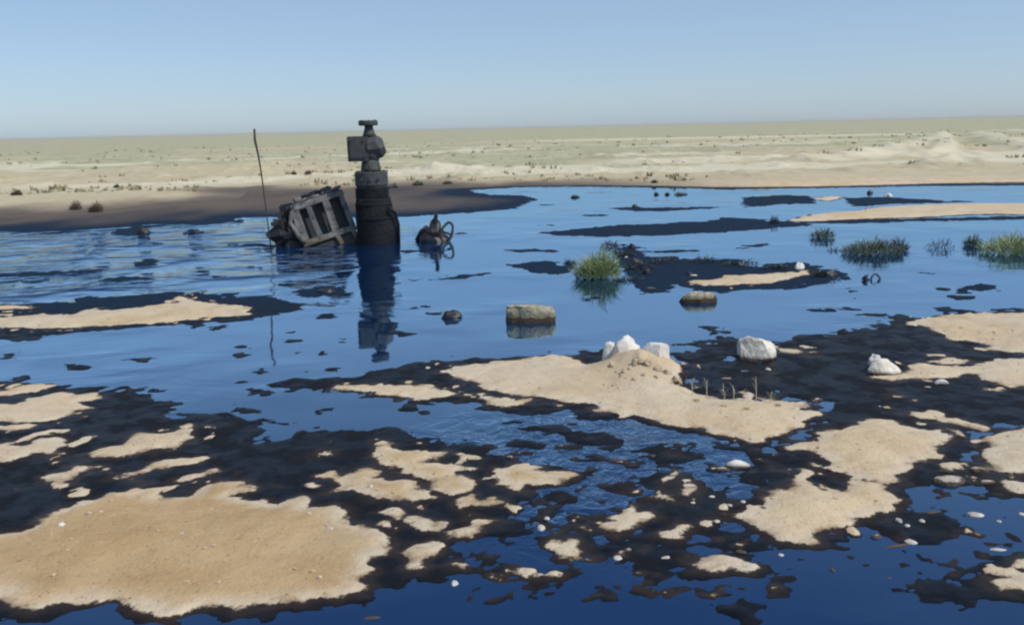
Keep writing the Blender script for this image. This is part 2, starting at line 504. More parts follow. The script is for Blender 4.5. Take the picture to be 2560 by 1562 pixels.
SOAKS = [
 # shore of the island at the left and the black spit in front of the wellhead
 "F -30,1250 180,1190 450,1190 480,1150 560,1165 750,1160 900,1135 1150,1130 1450,1140 G 0,425 120,412 230,418 400,450 540,482 430,520 260,578 100,595 0,605 F 1400,1320 1000,1345 700,1362 400,1395 200,1430 -30,1440",
 "G 420,390 560,345 700,350 800,375 770,405 620,410 560,440 470,430",
 # mud round the central bank
 "G 225,1085 280,1060 420,1040 600,1050 700,1015 850,1030 1080,940 1300,920 1520,890 1640,880 1924,880 H 0,1320 150,1300 380,1285 540,1290 720,1270 800,1200 860,1210 C 640,30 930,70 935,200 1543,275 D 420,290 430,370 330,440 150,520 C 1278,520 1150,480 1050,455 800,440 650,400 450,350 300,330 0,330 B 1400,318 1250,300 1100,290 900,285 750,265 600,235 500,215 300,205",
 # black mud of the right half
 "E 480,350 700,345 880,330 1000,270 1140,180 1300,230 1450,200 1700,180 2200,120 2200,1060 1900,1060 1800,1090 1870,1190 1760,1280 2200,1400 2200,1560 D 1680,800 1500,790 1280,740 1000,760 960,850 1000,900 900,960 820,1000 700,1030 500,1080 250,1100 80,1060 0,1000 C 1150,930 1330,840 1300,760 D 0,760 0,560 C 1150,520 1278,520 D 150,520 330,440 430,370 420,290 300,270 150,240 -60,180 E -250,300 -120,380 100,560 200,420",
 "H 1300,1300 1500,1220 1620,1210 1760,1240 1760,1330 1900,1420 1900,1530 1450,1500 1330,1400",
 "C 925,60 1100,110 1300,150 1543,170 1560,290 1250,285 1000,255 925,225",
 # mud of the lower left
 "A -60,170 330,175 480,185 560,215 700,208 830,265 1000,290 900,305 1050,340 1250,350 1330,395 1543,420 B 0,500 180,480 230,440 420,415 560,425 720,415 900,430 1050,480 1250,510 1400,560 1543,600 C 200,640 330,680 250,760 320,800 180,830 80,870 B 1400,1000 1250,1040 1100,1050 1000,1180 880,1240 760,1290 560,1370 300,1400 0,1440 A 1100,1450 900,1490 800,1460 650,1420 300,1430 100,1440 -60,1440",
 # stones and mud in the lower middle
 "C 450,940 560,850 640,780 750,700 900,660 1000,680 1150,760 1300,800 1350,880 1220,960 1350,1030 1300,1110 1100,1080 1000,1040 850,1040 700,1010 480,1000",
 "C 170,1060 300,1050 480,1130 490,1180 350,1185 230,1150",
 "C -20,1190 100,1165 320,1215 280,1262 100,1262 -20,1245",
 "C 480,1100 560,1090 680,1070 800,1100 900,1110 1000,1150 900,1170 700,1170 560,1160",
 "C 960,1150 1200,1120 1380,1180 1280,1215 1000,1210",
 "D 1290,1170 1450,1140 1680,1130 1680,1330 1430,1320 1340,1300 1270,1240",
 "D 640,960 800,900 960,850 1100,880 1150,1000 1050,1080 900,1090 760,1080",
 # far half: flats and spits
 "H 870,540 960,480 1010,490 1080,580 1250,590 1420,600 1600,600 1640,585 1900,650 I 0,1150 250,1140 380,1130 470,1130 580,1180 720,1180 760,1240 600,1290 400,1320 200,1335 0,1340 H 1700,830 1620,860 1550,830 1300,790 1250,840 1050,860 1000,810 950,730 880,700",
 "H 110,640 260,630 400,600 470,640 560,600 600,640 590,700 430,715 280,690",
 "H 300,405 480,395 700,370 900,355 1200,345 1500,325 1640,300 1908,305 I 200,820 340,818 560,842 180,880 0,895 H 1600,410 1200,430 800,440 480,432",
 "I 0,640 300,625 500,630 540,690 350,690 180,705 0,715",
 "I 760,648 1000,640 1250,650 1500,668 1880,672 1500,684 1100,690 1050,700 830,708 770,680",
 "I 300,822 1300,800 2200,765 2200,785 1300,822 900,835 450,842",
 "H 820,235 1000,222 1010,205 1050,235 1400,225 1650,225 1500,240 1200,255 1040,255",
 "J -60,1240 120,1235 360,1255 340,1275 140,1265",
 "G 1160,320 1500,280 1870,255 1700,285 1400,305 1180,330",
 "I 0,1000 170,990 180,1010 0,1025",
 "H 1080,545 1450,535 1440,550 1100,555",
 "H 60,535 420,530 430,548 200,550",
 "F 690,770 740,740 860,715 940,710 930,770 780,775",
 "F 1170,740 1220,735 1280,755 1200,762",
 "F -30,1045 120,1010 330,995 700,985 560,1000 200,1030 -30,1060",
 "F 600,1055 760,1035 960,1040 800,1060",
 "F 830,950 950,925 1000,930 900,965",
 "E 480,355 720,350 860,345 860,360 600,368",
 "E 1440,150 1700,165 2200,110 2200,140 1700,185 1480,170",
 "I 1600,1350 1690,1305 1870,1305 1945,1335 1780,1335 1680,1335 1620,1365",
 "I 1590,1385 1760,1390 1740,1405 1620,1408",
 "C 20,390 150,400 340,420 500,450 640,480 760,510 900,560 1000,600 850,600 700,560 600,530 400,500 200,460 60,430",
 "C 100,470 180,520 160,560 60,540 0,520",
]
# the bank behind the pool: dry sand first, then its black shore
FAR_DRY = "F -900,690 -30,655 300,640 620,625 900,590 1200,570 1500,545 K -560,470 -250,470 0,460 100,455 330,440 500,438 700,446 1000,436 1400,432 1800,438 2200,446 I 0,566 500,562 900,555 1400,540 2104,528 2800,515"
FAR_SOAK = "F -900,780 -30,752 300,752 550,735 850,716 940,702 1280,708 1470,688 1500,690 J -20,985 300,985 700,990 1490,990 1850,965 K 700,600 900,585 1000,575 1060,545 1150,520 1060,495 850,490 740,465 1000,448 1400,442 1800,448 2200,458 I 0,580 500,574 900,566 1400,556 2104,552 2800,530"

# small clots of tar and mud that break the surface: window, x, y, width, height
CLOTS = """G 680,565,60,30 G 410,690,45,28 G 385,760,60,22 G 780,765,65,24 G 1220,710,50,30 G 620,845,40,16 G 430,850,35,14 G 190,985,40,18
G 635,980,110,24 G 900,895,60,24 G 1060,1305,55,24 G 935,1335,40,28 G 20,1275,45,22 G 205,1160,50,28 G 240,1085,45,24 G 725,1295,60,20
G 1400,1310,70,30 G 1450,1365,70,24 G 1510,1350,40,18 G 1270,1275,60,18 G 1620,1355,60,24 G 1690,1330,40,18 G 1380,500,130,18 G 15,800,50,26
G 10,875,40,26 G 60,1070,30,14 G 110,1385,150,22 G 300,1375,140,16 G 160,1420,180,20 G 360,1140,40,16 G 430,1180,50,16
A 90,20,60,22 A 405,90,70,32 A 130,145,50,22 A 740,45,150,22 A 1185,50,30,16 A 1470,230,40,20 A 1510,170,70,26 A 1335,320,40,18 A 1380,165,40,12
A 1385,205,40,12 A 1460,100,30,12 A 780,210,110,12 A 960,235,90,22 A 1030,255,40,16
C 220,1400,40,20 C 170,1380,40,14 C 930,1325,90,20 C 1010,1350,60,16 C 1130,1335,90,16 C 1310,1360,50,14 C 1190,1450,60,14 C 720,1310,120,10 C 490,1290,140,18
D 30,1360,60,14 D 1050,1325,140,20 I 800,1350,50,24 I 830,1400,40,14 I 1390,1210,110,14 I 1510,1340,50,20 I 800,1485,110,14
H 1540,1095,160,26 H 1650,1130,40,18 H 1280,1175,40,18 H 1360,1220,60,14 H 1440,1260,70,18 H 570,150,60,14 H 370,210,170,10 H 330,355,200,10
H 640,885,120,18 H 720,285,200,10 J 1830,1130,90,20 J 2080,1140,90,14 J 1300,1330,60,20 J 1590,1310,160,18 J 1530,1365,200,14 J 90,1460,180,18
F 1000,820,60,18 F 1270,1000,140,20 F 1370,1035,120,18 F 1580,970,120,16 F 1590,830,60,22 F 1380,1345,60,18 F 1250,1335,50,14
E 600,170,160,12 E 900,205,80,12 E 1050,205,120,12 G 1480,550,70,24 G 1770,550,80,18""".split('\n')

WELL = ground_pt(947, 607)

# ------------------------------------------------------------------ ground
def axis(breaks):
    out = [breaks[0][0]]
    for (a, b, s0, s1) in breaks:
        x = a
        while x < b - 1e-6:
            t = (x - a) / (b - a)
            x = min(b, x + s0 * (s1 / s0) ** t)
            out.append(x)
    return np.unique(np.round(np.array(out), 5))

half = axis([(0, 4.0, 0.021, 0.021), (4.0, 9.0, 0.024, 0.034), (9.0, 18.0, 0.036, 0.07), (18, 30, 0.10, 0.22), (30, 90, 0.3, 6), (90, 600, 8, 60), (600, 9000, 100, 1500)])
XS = np.unique(np.concatenate([-half, half]))
YS = np.unique(np.concatenate([axis([(-400, -20, 60, 10), (-20, 1.5, 4, 0.12), (1.5, 2.6, 0.06, 0.016), (2.6, 6.0, 0.013, 0.019), (6.0, 10.0, 0.019, 0.036),
    (10.0, 18.0, 0.038, 0.09), (18.0, 32.0, 0.10, 0.2), (32, 60, 0.22, 0.6), (60, 150, 0.8, 4), (150, 600, 6, 30), (600, 9000, 60, 900)])]))
NX, NY = len(XS), len(YS)
GX, GY = np.meshgrid(XS, YS)
def union_sdf(field, P, margin):
    """signed distance (inside > 0) of the outline P, united into field within margin of it"""
    i0, i1 = np.searchsorted(XS, [P[:, 0].min() - margin, P[:, 0].max() + margin])
    j0, j1 = np.searchsorted(YS, [P[:, 1].min() - margin, P[:, 1].max() + margin])
    if i1 <= i0 or j1 <= j0:
        return
    x, y = GX[j0:j1, i0:i1], GY[j0:j1, i0:i1]
    d2 = np.full(x.shape, 1e9)
    ins = np.zeros(x.shape, bool)
    Q = np.roll(P, -1, axis=0)
    for (ax, ay), (bx, by) in zip(P, Q):
        ex, ey = bx - ax, by - ay
        ll = ex * ex + ey * ey
        if ll < 1e-12:
            continue
        t = np.clip(((x - ax) * ex + (y - ay) * ey) / ll, 0, 1)
        d2 = np.minimum(d2, (x - ax - t * ex) ** 2 + (y - ay - t * ey) ** 2)
        if abs(ey) > 1e-12:
            c = ((ay > y) != (by > y)) & (x < ex * (y - ay) / ey + ax)
            ins ^= c
    s = np.sqrt(d2)
    s = np.where(ins, s, -s)
    field[j0:j1, i0:i1] = np.maximum(field[j0:j1, i0:i1], s)

dry = np.full(GX.shape, -1.0)
wet = np.full(GX.shape, -1.0)
tone = np.full(GX.shape, -1.0)
for k, t in enumerate(SANDS):
    union_sdf(dry, poly(t), 0.35)
    if k in TAN_BANKS:
        union_sdf(tone, poly(t), 0.2)
for t in SOAKS:
    union_sdf(wet, poly(t), 0.35)
for t in ' '.join(CLOTS).split(' '):
    if len(t) == 1:
        w = t
        continue
    x, y, a, b = [float(q) for q in t.split(',')]
    rr = random.Random(int(x * 7 + y))
    pts = ' '.join('%f,%f' % (x + a / 2 * math.cos(k * 0.6283) * rr.uniform(0.6, 1.15), y + b / 2 * math.sin(k * 0.6283) * rr.uniform(0.55, 1.1)) for k in range(10))
    union_sdf(wet, poly(w + ' ' + pts), 0.12)
fd, fs = poly(FAR_DRY), poly(FAR_SOAK)
back = np.array([[3000, fd[-1][1]], [3000, 900], [-3000, 900], [-3000, fd[0][1]]])
far_s = np.full(GX.shape, -1.0)
union_sdf(far_s, np.vstack([fd, back]), 1.0)
far_w = np.full(GX.shape, -1.0)
union_sdf(far_w, np.vstack([fs, back]), 1.0)
far_s[YS > 400, :] = 50.0
far_w[YS > 400, :] = 50.0
# outside the traced strip the same mud and sand go on
out_f = sstep(0.0, 1.2, np.abs(GX) - 0.605 * np.clip(GY, 0, None) - 0.35) * (GY < 24)
more = (fbm(GX * 0.45, GY * 0.3, 4, 3.0) - 0.53) * 2.2
dry = np.where(out_f > 0, np.maximum(dry, np.where(out_f > 0.0, more * out_f - (1 - out_f) * 0.8, -1)), dry)
wet = np.where(out_f > 0, np.maximum(wet, more + 0.25 - (1 - out_f)), wet)
dry = np.maximum(dry, np.where(GY < 2.2, 1.75 - GY + (fbm(GX * 1.2, GY * 1.2, 3, 8) - 0.5) * 0.7, -1))
side = np.abs(GX) - 30 - 6 * fbm(GX * 0.1, GY * 0.1, 2, 5)
dry = np.maximum(dry, np.clip(side, -1, 50))
dry = np.maximum(dry, far_s)
wet = np.maximum(wet, far_w)

# ragged edges
rag = (fbm(GX * 4.5, GY * 5.5, 4, 1.0) - 0.5)
rag2 = (fbm(GX * 15.0, GY * 19.0, 4, 2.0) - 0.5)
nearf = np.clip(7.0 / np.maximum(GY, 3.0), 0.4, 1.6)
dry_n = dry + (rag * 0.15 + rag2 * 0.085) * np.clip(0.55 + GY * 0.07, 0.6, 1.3)
speck = fbm(GX * 9.0, GY * 8.0, 3, 60.0) - 0.71
dry_n = np.where((wet > 0.02) & (dry > -0.16) & (GY < 10), np.maximum(dry_n, speck * 0.5), dry_n)
fleck = fbm(GX * 13.0, GY * 13.0, 4, 64.0) - 0.80
dry_n = np.where((GY < 4.6) & (GX > -0.2) & (GY > 2.95) & (wet > -0.25), np.maximum(dry_n, fleck * 0.25), dry_n)
wet_n = np.maximum(wet + rag * 0.34 + rag2 * 0.16, dry_n + 0.05 + rag2 * 0.06)
lump = fbm(GX * 2.3, GY * 2.3, 4, 4.0)
h_wet = np.clip(wet_n * 0.08, -0.12, 0.006) + np.where(wet_n > -0.02, (fbm(GX * 9, GY * 8, 4, 6.0) - 0.47) * 0.015, 0)
h_dry = np.where(dry_n > 0, 0.008 + 0.030 * (1 - np.exp(-np.clip(dry_n, 0, 9) / 0.22)) + (lump - 0.5) * 0.035 * np.clip(dry_n / 0.25, 0, 1) + rag2 * 0.010, -0.12)
H = np.maximum(np.maximum(h_wet, h_dry), -0.12)
# the land behind the pool lifts a little and rolls
fdist = np.clip(GY - 20, 0, None)
land = sstep(0.0, 2.5, np.minimum(far_s, 50))
roll = (fbm(GX * 0.16, GY * 0.16, 4, 12.0) - 0.5)
clod = np.clip(fbm(GX * 1.1, GY * 0.8, 4, 14.0) - 0.52, 0, 1)
fade = 1 - sstep(60, 130, GY)
H = H + land * (0.05 + 0.16 * (roll + 0.25) * fade + 0.40 * clod * fade * sstep(22, 30, GY))
H = np.where(far_s > 0.3, np.maximum(H, 0.012), H)
# spoil heap and berm at the right
def heap(px, py, w, dpt, h, rot, seed, flat=0.0):
    g = ground_pt(px, py)
    c, s = math.cos(rot), math.sin(rot)
    u = ((GX - g.x) * c + (GY - g.y) * s) / w
    v = (-(GX - g.x) * s + (GY - g.y) * c) / dpt
    r = np.sqrt(u * u + v * v) + (fbm(GX * 0.9, GY * 0.9, 3, seed) - 0.5) * 0.9
    return h * (1 - sstep(flat, 1.0, r)) * (0.45 + 1.1 * fbm(GX * 1.6, GY * 1.6, 4, seed + 1))
def line_dist(pts):
    """distance to a line on the ground that the photograph shows through these points"""
    ps = [ground_pt(*p) for p in pts]
    d2 = np.full(GX.shape, 1e9)
    for p, q in zip(ps[:-1], ps[1:]):
        ex, ey = q.x - p.x, q.y - p.y
        t = np.clip(((GX - p.x) * ex + (GY - p.y) * ey) / (ex * ex + ey * ey), 0, 1)
        d2 = np.minimum(d2, (GX - p.x - t * ex) ** 2 + (GY - p.y - t * ey) ** 2)
    return np.sqrt(d2)
BERMS = [([(2010, 408), (2090, 405), (2180, 394), (2260, 376), (2320, 360), (2350, 350)], 0.42, 1.0), ([(2350, 350), (2368, 362), (2362, 378), (2340, 392), (2300, 402)], 0.40, 0.55),
         ([(2320, 420), (2372, 408), (2400, 404)], 0.25, 0.5), ([(2445, 338), (2490, 352), (2540, 368), (2640, 384)], 0.45, 1.1), ([(2480, 332), (2560, 334), (2700, 330)], 0.4, 1.6)]
berm = np.zeros(GX.shape)
for pts, hh, ww in BERMS:
    d = line_dist(pts) + (fbm(GX * 0.7, GY * 0.5, 3, 20) - 0.5) * ww * 1.2
    f = np.exp(-(d / ww) ** 2)
    H = H + 0.62 * hh * f * (0.5 + fbm(GX * 0.9, GY * 0.7, 4, 21))
    berm = np.maximum(berm, f)
H = H + heap(1090, 432, 1.6, 2.0, 0.28, 0, 25) + heap(600, 438, 2.4, 1.6, 0.2, 0, 26)
# sand banked against the broken concrete
H = H + (heap(1588, 922, 0.46, 0.42, 0.092, 0.0, 30, 0.2) * (0.55 + 0.9 * fbm(GX * 9, GY * 9, 4, 33)) + heap(1640, 955, 0.35, 0.5, 0.05, 0.0, 31)) * (dry > -0.02)
# low crust ledges on the big banks
veg = land * sstep(22, 55, GY + (fbm(GX * 0.08, GY * 0.05, 3, 40) - 0.5) * 45)
strk = sstep(0.52, 0.60, fbm(GX * 0.05, GY * 0.035, 3, 44))
veg = np.clip(veg * (1 - 0.55 * strk * (1 - sstep(70, 140, GY))), 0, 1)
veg = np.maximum(veg, 0.45 * land)
pale = sstep(0.56, 0.66, fbm(GX * 0.10, GY * 0.24, 4, 46)) * land * sstep(26, 31, GY) * (1 - sstep(60, 90, GY))
pale = np.maximum(pale, sstep(0.25, 0.8, berm) * 0.8)
# a bleached vehicle track runs across the plain
tl = ground_pt(1480, 352); tr = ground_pt(2290, 338)
td = np.abs((GX - tl.x) * (tr.y - tl.y) - (GY - tl.y) * (tr.x - tl.x)) / math.hypot(tr.x - tl.x, tr.y - tl.y)
trk = (1 - sstep(4, 9, td)) * sstep(-14, 0, GX - tl.x) * sstep(4, 0, GX - tr.x)
pale = np.maximum(pale, trk)
stain = sstep(2.6, 0.0, far_s + (fbm(GX * 0.8, GY * 0.5, 3, 50) - 0.5) * 1.6) * (far_s > -0.5) * sstep(8.0, 1.0, GX)
stain = np.clip(stain, 0, 1) * 0.85

# oil has crept up the far bank and thins out towards the dry sand
bank = np.where((far_w > 0) & (far_s < 0.2), far_w / np.maximum(far_w - np.minimum(far_s, 0), 0.05), 0)
bank = np.clip(bank + (fbm(GX * 0.9, GY * 0.5, 4, 55) - 0.5) * 0.5, 0, 1) * (bank > 0)

verts = np.stack([GX, GY, H], axis=-1).reshape(-1, 3).astype(np.float32)
idx = np.arange(NX * NY).reshape(NY, NX)
quads = np.stack([idx[:-1, :-1], idx[:-1, 1:], idx[1:, 1:], idx[1:, :-1]], axis=-1).reshape(-1, 4)
me = bpy.data.meshes.new('ground')
me.vertices.add(len(verts))
me.vertices.foreach_set('co', verts.ravel())
nq = len(quads)
me.loops.add(nq * 4)
me.loops.foreach_set('vertex_index', quads.ravel().astype(np.int32))
me.polygons.add(nq)
me.polygons.foreach_set('loop_start', np.arange(0, nq * 4, 4, dtype=np.int32))
me.polygons.foreach_set('loop_total', np.full(nq, 4, dtype=np.int32))
me.update(calc_edges=True)
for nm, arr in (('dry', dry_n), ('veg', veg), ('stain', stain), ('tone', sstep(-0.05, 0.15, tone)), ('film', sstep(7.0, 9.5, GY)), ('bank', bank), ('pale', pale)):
    at = me.attributes.new(nm, 'FLOAT', 'POINT')
    at.data.foreach_set('value', np.clip(arr, -2, 2).astype(np.float32).ravel())
ground = link('ground', me, ground_material(), None, True)
tag(ground, 'tan desert ground with oil-soaked black mud and pale sand banks', 'ground', kind='structure')
print('ground', NX, NY, nq)

def ground_h(x, y):
    i = int(np.clip(np.searchsorted(XS, x), 0, NX - 1)); j = int(np.clip(np.searchsorted(YS, y), 0, NY - 1))
    return float(H[j, i])
def stand(px, py, sink=0.0):
    """point on the ground or the pool that the photograph shows at (px, py)"""
    g = ground_pt(px, py)
    for _ in range(4):
        z = max(0.0, ground_h(g.x, g.y))
        g = ground_pt(px, py, z)
    return Vector((g.x, g.y, max(0.0, ground_h(g.x, g.y)) - sink))

# ------------------------------------------------------------------ pool of oil
ob = MB()
ob.add([(-60, -2, 0), (60, -2, 0), (60, 45, 0), (-60, 45, 0)], [(0, 1, 2, 3)])
oil = ob.build('oil_pool', oil_material(WELL))
tag(oil, 'wide pool of spilled black crude oil reflecting blue sky', 'oil pool', kind='structure')

exec_objects = True

# ------------------------------------------------------------------ materials of things
M_IRON = simple_mat('oil_coated_iron', [(0.3, (0.030, 0.034, 0.036)), (0.55, (0.050, 0.055, 0.056)), (0.8, (0.085, 0.080, 0.070))], 0.62, 11, 0.7, 0.012, 0.0, 0.35)
M_IRONB = simple_mat('oil_dripping_iron', [(0.3, (0.0035, 0.005, 0.008)), (0.55, (0.007, 0.009, 0.012)), (0.78, (0.020, 0.020, 0.020))], 0.6, 8, 0.9, 0.03, 0.0, 0.16)
M_STEEL = simple_mat('grey_smeared_steel', [(0.34, (0.016, 0.016, 0.018)), (0.46, (0.085, 0.084, 0.086)), (0.62, (0.15, 0.148, 0.148)), (0.85, (0.19, 0.18, 0.165))], 0.65, 9, 0.7, 0.01, stain=0.08)
M_BLACK = simple_mat('tar_coated_scrap', [(0.3, (0.006, 0.007, 0.010)), (0.7, (0.020, 0.020, 0.023))], 0.45, 10, 0.5, 0.01)
M_ROD = simple_mat('rusty_rod', [(0.3, (0.030, 0.027, 0.024)), (0.7, (0.060, 0.048, 0.040))], 0.7, 20, 0.2, 0.002)
M_STONE = simple_mat('pale_limestone', [(0.3, (0.50, 0.45, 0.36)), (0.52, (0.66, 0.62, 0.54)), (0.7, (0.74, 0.72, 0.67))], 0.85, 9, 0.6, 0.015, stain=0.02)
M_BLOCK = simple_mat('weathered_block', [(0.3, (0.26, 0.21, 0.12)), (0.48, (0.42, 0.37, 0.25)), (0.62, (0.58, 0.54, 0.44))], 0.95, 22, 1.0, 0.03, stain=0.045)
M_CONC = simple_mat('white_concrete', [(0.3, (0.52, 0.49, 0.44)), (0.7, (0.68, 0.67, 0.66))], 0.8, 7, 0.4, 0.01, stain=0.012)
M_PEBBLE = simple_mat('bleached_pebble', [(0.3, (0.30, 0.27, 0.23)), (0.7, (0.56, 0.54, 0.50))], 0.8, 30, 0.4, 0.004)
M_CLOD = simple_mat('sandy_clod', [(0.3, (0.34, 0.25, 0.16)), (0.7, (0.50, 0.42, 0.31))], 0.95, 25, 0.5, 0.006)
M_GREEN = leaf_mat('fresh_green_blades', (0.14, 0.19, 0.07), (0.33, 0.39, 0.18))
M_OLIVE = leaf_mat('oil_darkened_blades', (0.04, 0.060, 0.042), (0.12, 0.145, 0.09))
M_DARKTWIG = leaf_mat('black_twigs', (0.010, 0.014, 0.018), (0.028, 0.034, 0.036))
M_BROWN = leaf_mat('brown_twigs', (0.075, 0.052, 0.032), (0.15, 0.11, 0.07))
M_STRAW = leaf_mat('dry_straw', (0.34, 0.30, 0.20), (0.48, 0.43, 0.31))
M_SCRUB = leaf_mat('steppe_scrub', (0.20, 0.175, 0.105), (0.34, 0.30, 0.19))

# ------------------------------------------------------------------ wellhead
def rumple(o, amp, sc, seed):
    """uneven skin: push the vertices about by smooth noise"""
    from mathutils import noise as mn
    for v in o.data.vertices:
        q = Vector((v.co.x * sc + seed, v.co.y * sc, v.co.z * sc))
        v.co += Vector((mn.noise(q), mn.noise(q + Vector((7, 3, 1))), 0.4 * mn.noise(q + Vector((2, 9, 4))))) * amp
    return o

def wellhead():
    s = metre_px(WELL)
    root = empty('wellhead', WELL, (0, R(-0.3), R(6)))
    tag(root, 'tall dark oil-coated iron wellhead standing in the pool', 'wellhead')
    z = lambda y: (607 - y) * s
    AX = -9 * s
    # casing with a flared, oil-clogged foot
    vs, fs, n = [], [], 40
    prof = [(52, 628, 0), (53, 607, 0), (53, 590, 0), (52.5, 575, -.5), (51.5, 560, -1.3), (49.6, 545, -2.6), (47.8, 532, -4), (46, 520, -5.4), (44.2, 508, -6.8), (43, 500, -7.8), (42, 494, -8.6)]
    for r, y, cx in prof:
        for k in range(n):
            an = 2 * math.pi * k / n
            vs.append((cx * s + r * s * math.cos(an), r * s * math.sin(an), z(y)))
    for i in range(len(prof) - 1):
        for k in range(n):
            fs.append((i * n + k, i * n + (k + 1) % n, (i + 1) * n + (k + 1) % n, (i + 1) * n + k))
    fs.append(tuple((len(prof) - 1) * n + k for k in range(n)))
    a = MB(); a.add(vs, fs)
    rumple(a.build('casing', M_IRONB, root, True), 0.022, 6.0, 3)
    def drum(name, y0, y1, r, bolts=12, cx=AX, mat=M_IRON):
        f = MB(); f.lathe([(r * s * 0.96, z(y1)), (r * s, z(y1) + 0.010), (r * s, z(y0) - 0.010), (r * s * 0.96, z(y0))], 36, (cx, 0, 0))
        o = f.build(name, mat, root, False)
        if bolts:
            bmsh = None
            for k in range(bolts):
                an = 2 * math.pi * k / bolts
                if bmsh is None:
                    q = MB(); q.lathe([(0.015, 0.0), (0.015, 0.022)], 6)
                    b_ = q.build('bolt', mat, o); bmsh = b_.data
                else:
                    b_ = bpy.data.objects.new('bolt', bmsh); col.objects.link(b_); b_.parent = o
                b_.location = (cx + r * s * 0.84 * math.cos(an), r * s * 0.84 * math.sin(an), z(y0) - 0.004)
        return o
    for y0_, r_ in ((507, 45.5), (541, 51.0)):
        a = MB(); a.lathe([(r_ * s * .97, z(y0_ + 7)), (r_ * s * 1.02, z(y0_ + 5)), (r_ * s * 1.02, z(y0_ + 1)), (r_ * s * .97, z(y0_ - 1))], 30, ((-7.0 if y0_ < 520 else -3.0) * s, 0, 0)); rumple(a.build('clamp_ring', M_IRONB, root, True), 0.02, 7, y0_)
    a = MB(); a.tube([(30 * s, -40 * s, z(520)), (46 * s, -34 * s, z(530)), (52 * s, -30 * s, z(560)), (50 * s, -28 * s, z(610))], 0.026, 8); rumple(a.build('drain_pipe', M_IRONB, root, True), 0.02, 6, 4)
    drum('lower_flange', 469.2, 493.8, 41, 0, mat=M_IRONB)
    drum('groove', 464.2, 469, 38, 0)
    lf = drum('upper_flange', 431, 464, 40.5, 12)
    for k in range(3):
        q = MB(); q.tube([(AX + (-22 + 20 * k) * s, -37 * s, z(448)), (AX + (-22 + 20 * k) * s, -43 * s, z(448))], 0.022, 6); q.build('lug', M_IRON, lf)
    # neck
    a = MB(); a.lathe([(25 * s, z(431.2)), (24.5 * s, z(424)), (22.5 * s, z(414)), (20 * s, z(405)), (17 * s, z(400))], 28, (AX, 0, 0)); rumple(a.build('neck', M_IRON, root, True), 0.008, 9, 5)
    # gate valve: square housing at the left, rounded body at the right
    a = MB(); a.box((-36 * s, 0, z(375)), (50 * s, 52 * s, 60 * s)); hb = a.build('valve_housing', M_IRON, root, bevel=0.010)
    a = MB(); a.box((-37 * s, -27 * s, z(375)), (38 * s, 3 * s, 46 * s)); a.build('cover_plate', M_IRON, hb, bevel=0.006)
    for bx_ in (-52, -22):
        for bz in (356, 394):
            q = MB(); q.tube([(bx_ * s, -28 * s, z(bz)), (bx_ * s, -32 * s, z(bz))], 0.013, 6); q.build('bolt', M_IRON, hb)
    a = MB(); a.tube([(-14 * s, 0, z(372)), (8 * s, 0, z(372)), (16 * s, 0, z(371)), (24 * s, 0, z(369)), (27 * s, 0, z(368))], [29 * s, 29 * s, 27 * s, 20 * s, 15 * s], 10); rumple(a.build('valve_body', M_IRON, root, False), 0.02, 8, 9)
    a = MB(); a.lathe([(13 * s, z(412)), (19 * s, z(402)), (24 * s, z(392)), (24 * s, z(380))], 24, (-6 * s, 0, 0)); a.build('valve_throat', M_IRON, root, True)
    # bonnet, stem and top flange
    a = MB(); a.lathe([(17 * s, z(346)), (14 * s, z(338)), (10.5 * s, z(327)), (10.5 * s, z(320.5))], 24, (AX + 1 * s, 0, 0)); a.build('bonnet', M_IRON, root, True)
    a = MB(); a.lathe([(21 * s, z(320.4)), (23.5 * s, z(318)), (23.5 * s, z(310)), (22 * s, z(308.5))], 28, (AX, 0, 0)); tf = a.build('top_flange', M_IRON, root)
    for k in range(8):
        an = 2 * math.pi * k / 8 + 0.2
        q = MB(); q.lathe([(0.011, z(309)), (0.011, z(306.8))], 6, (AX + 18.5 * s * math.cos(an), 18.5 * s * math.sin(an), 0)); q.build('bolt', M_IRON, tf)
    # side outlet behind the casing
    a = MB(); a.tube([(20 * s, 0.1, z(474)), (48 * s, 0.22, z(467))], 0.03, 12); a.build('side_outlet', M_IRON, root, True)
wellhead()

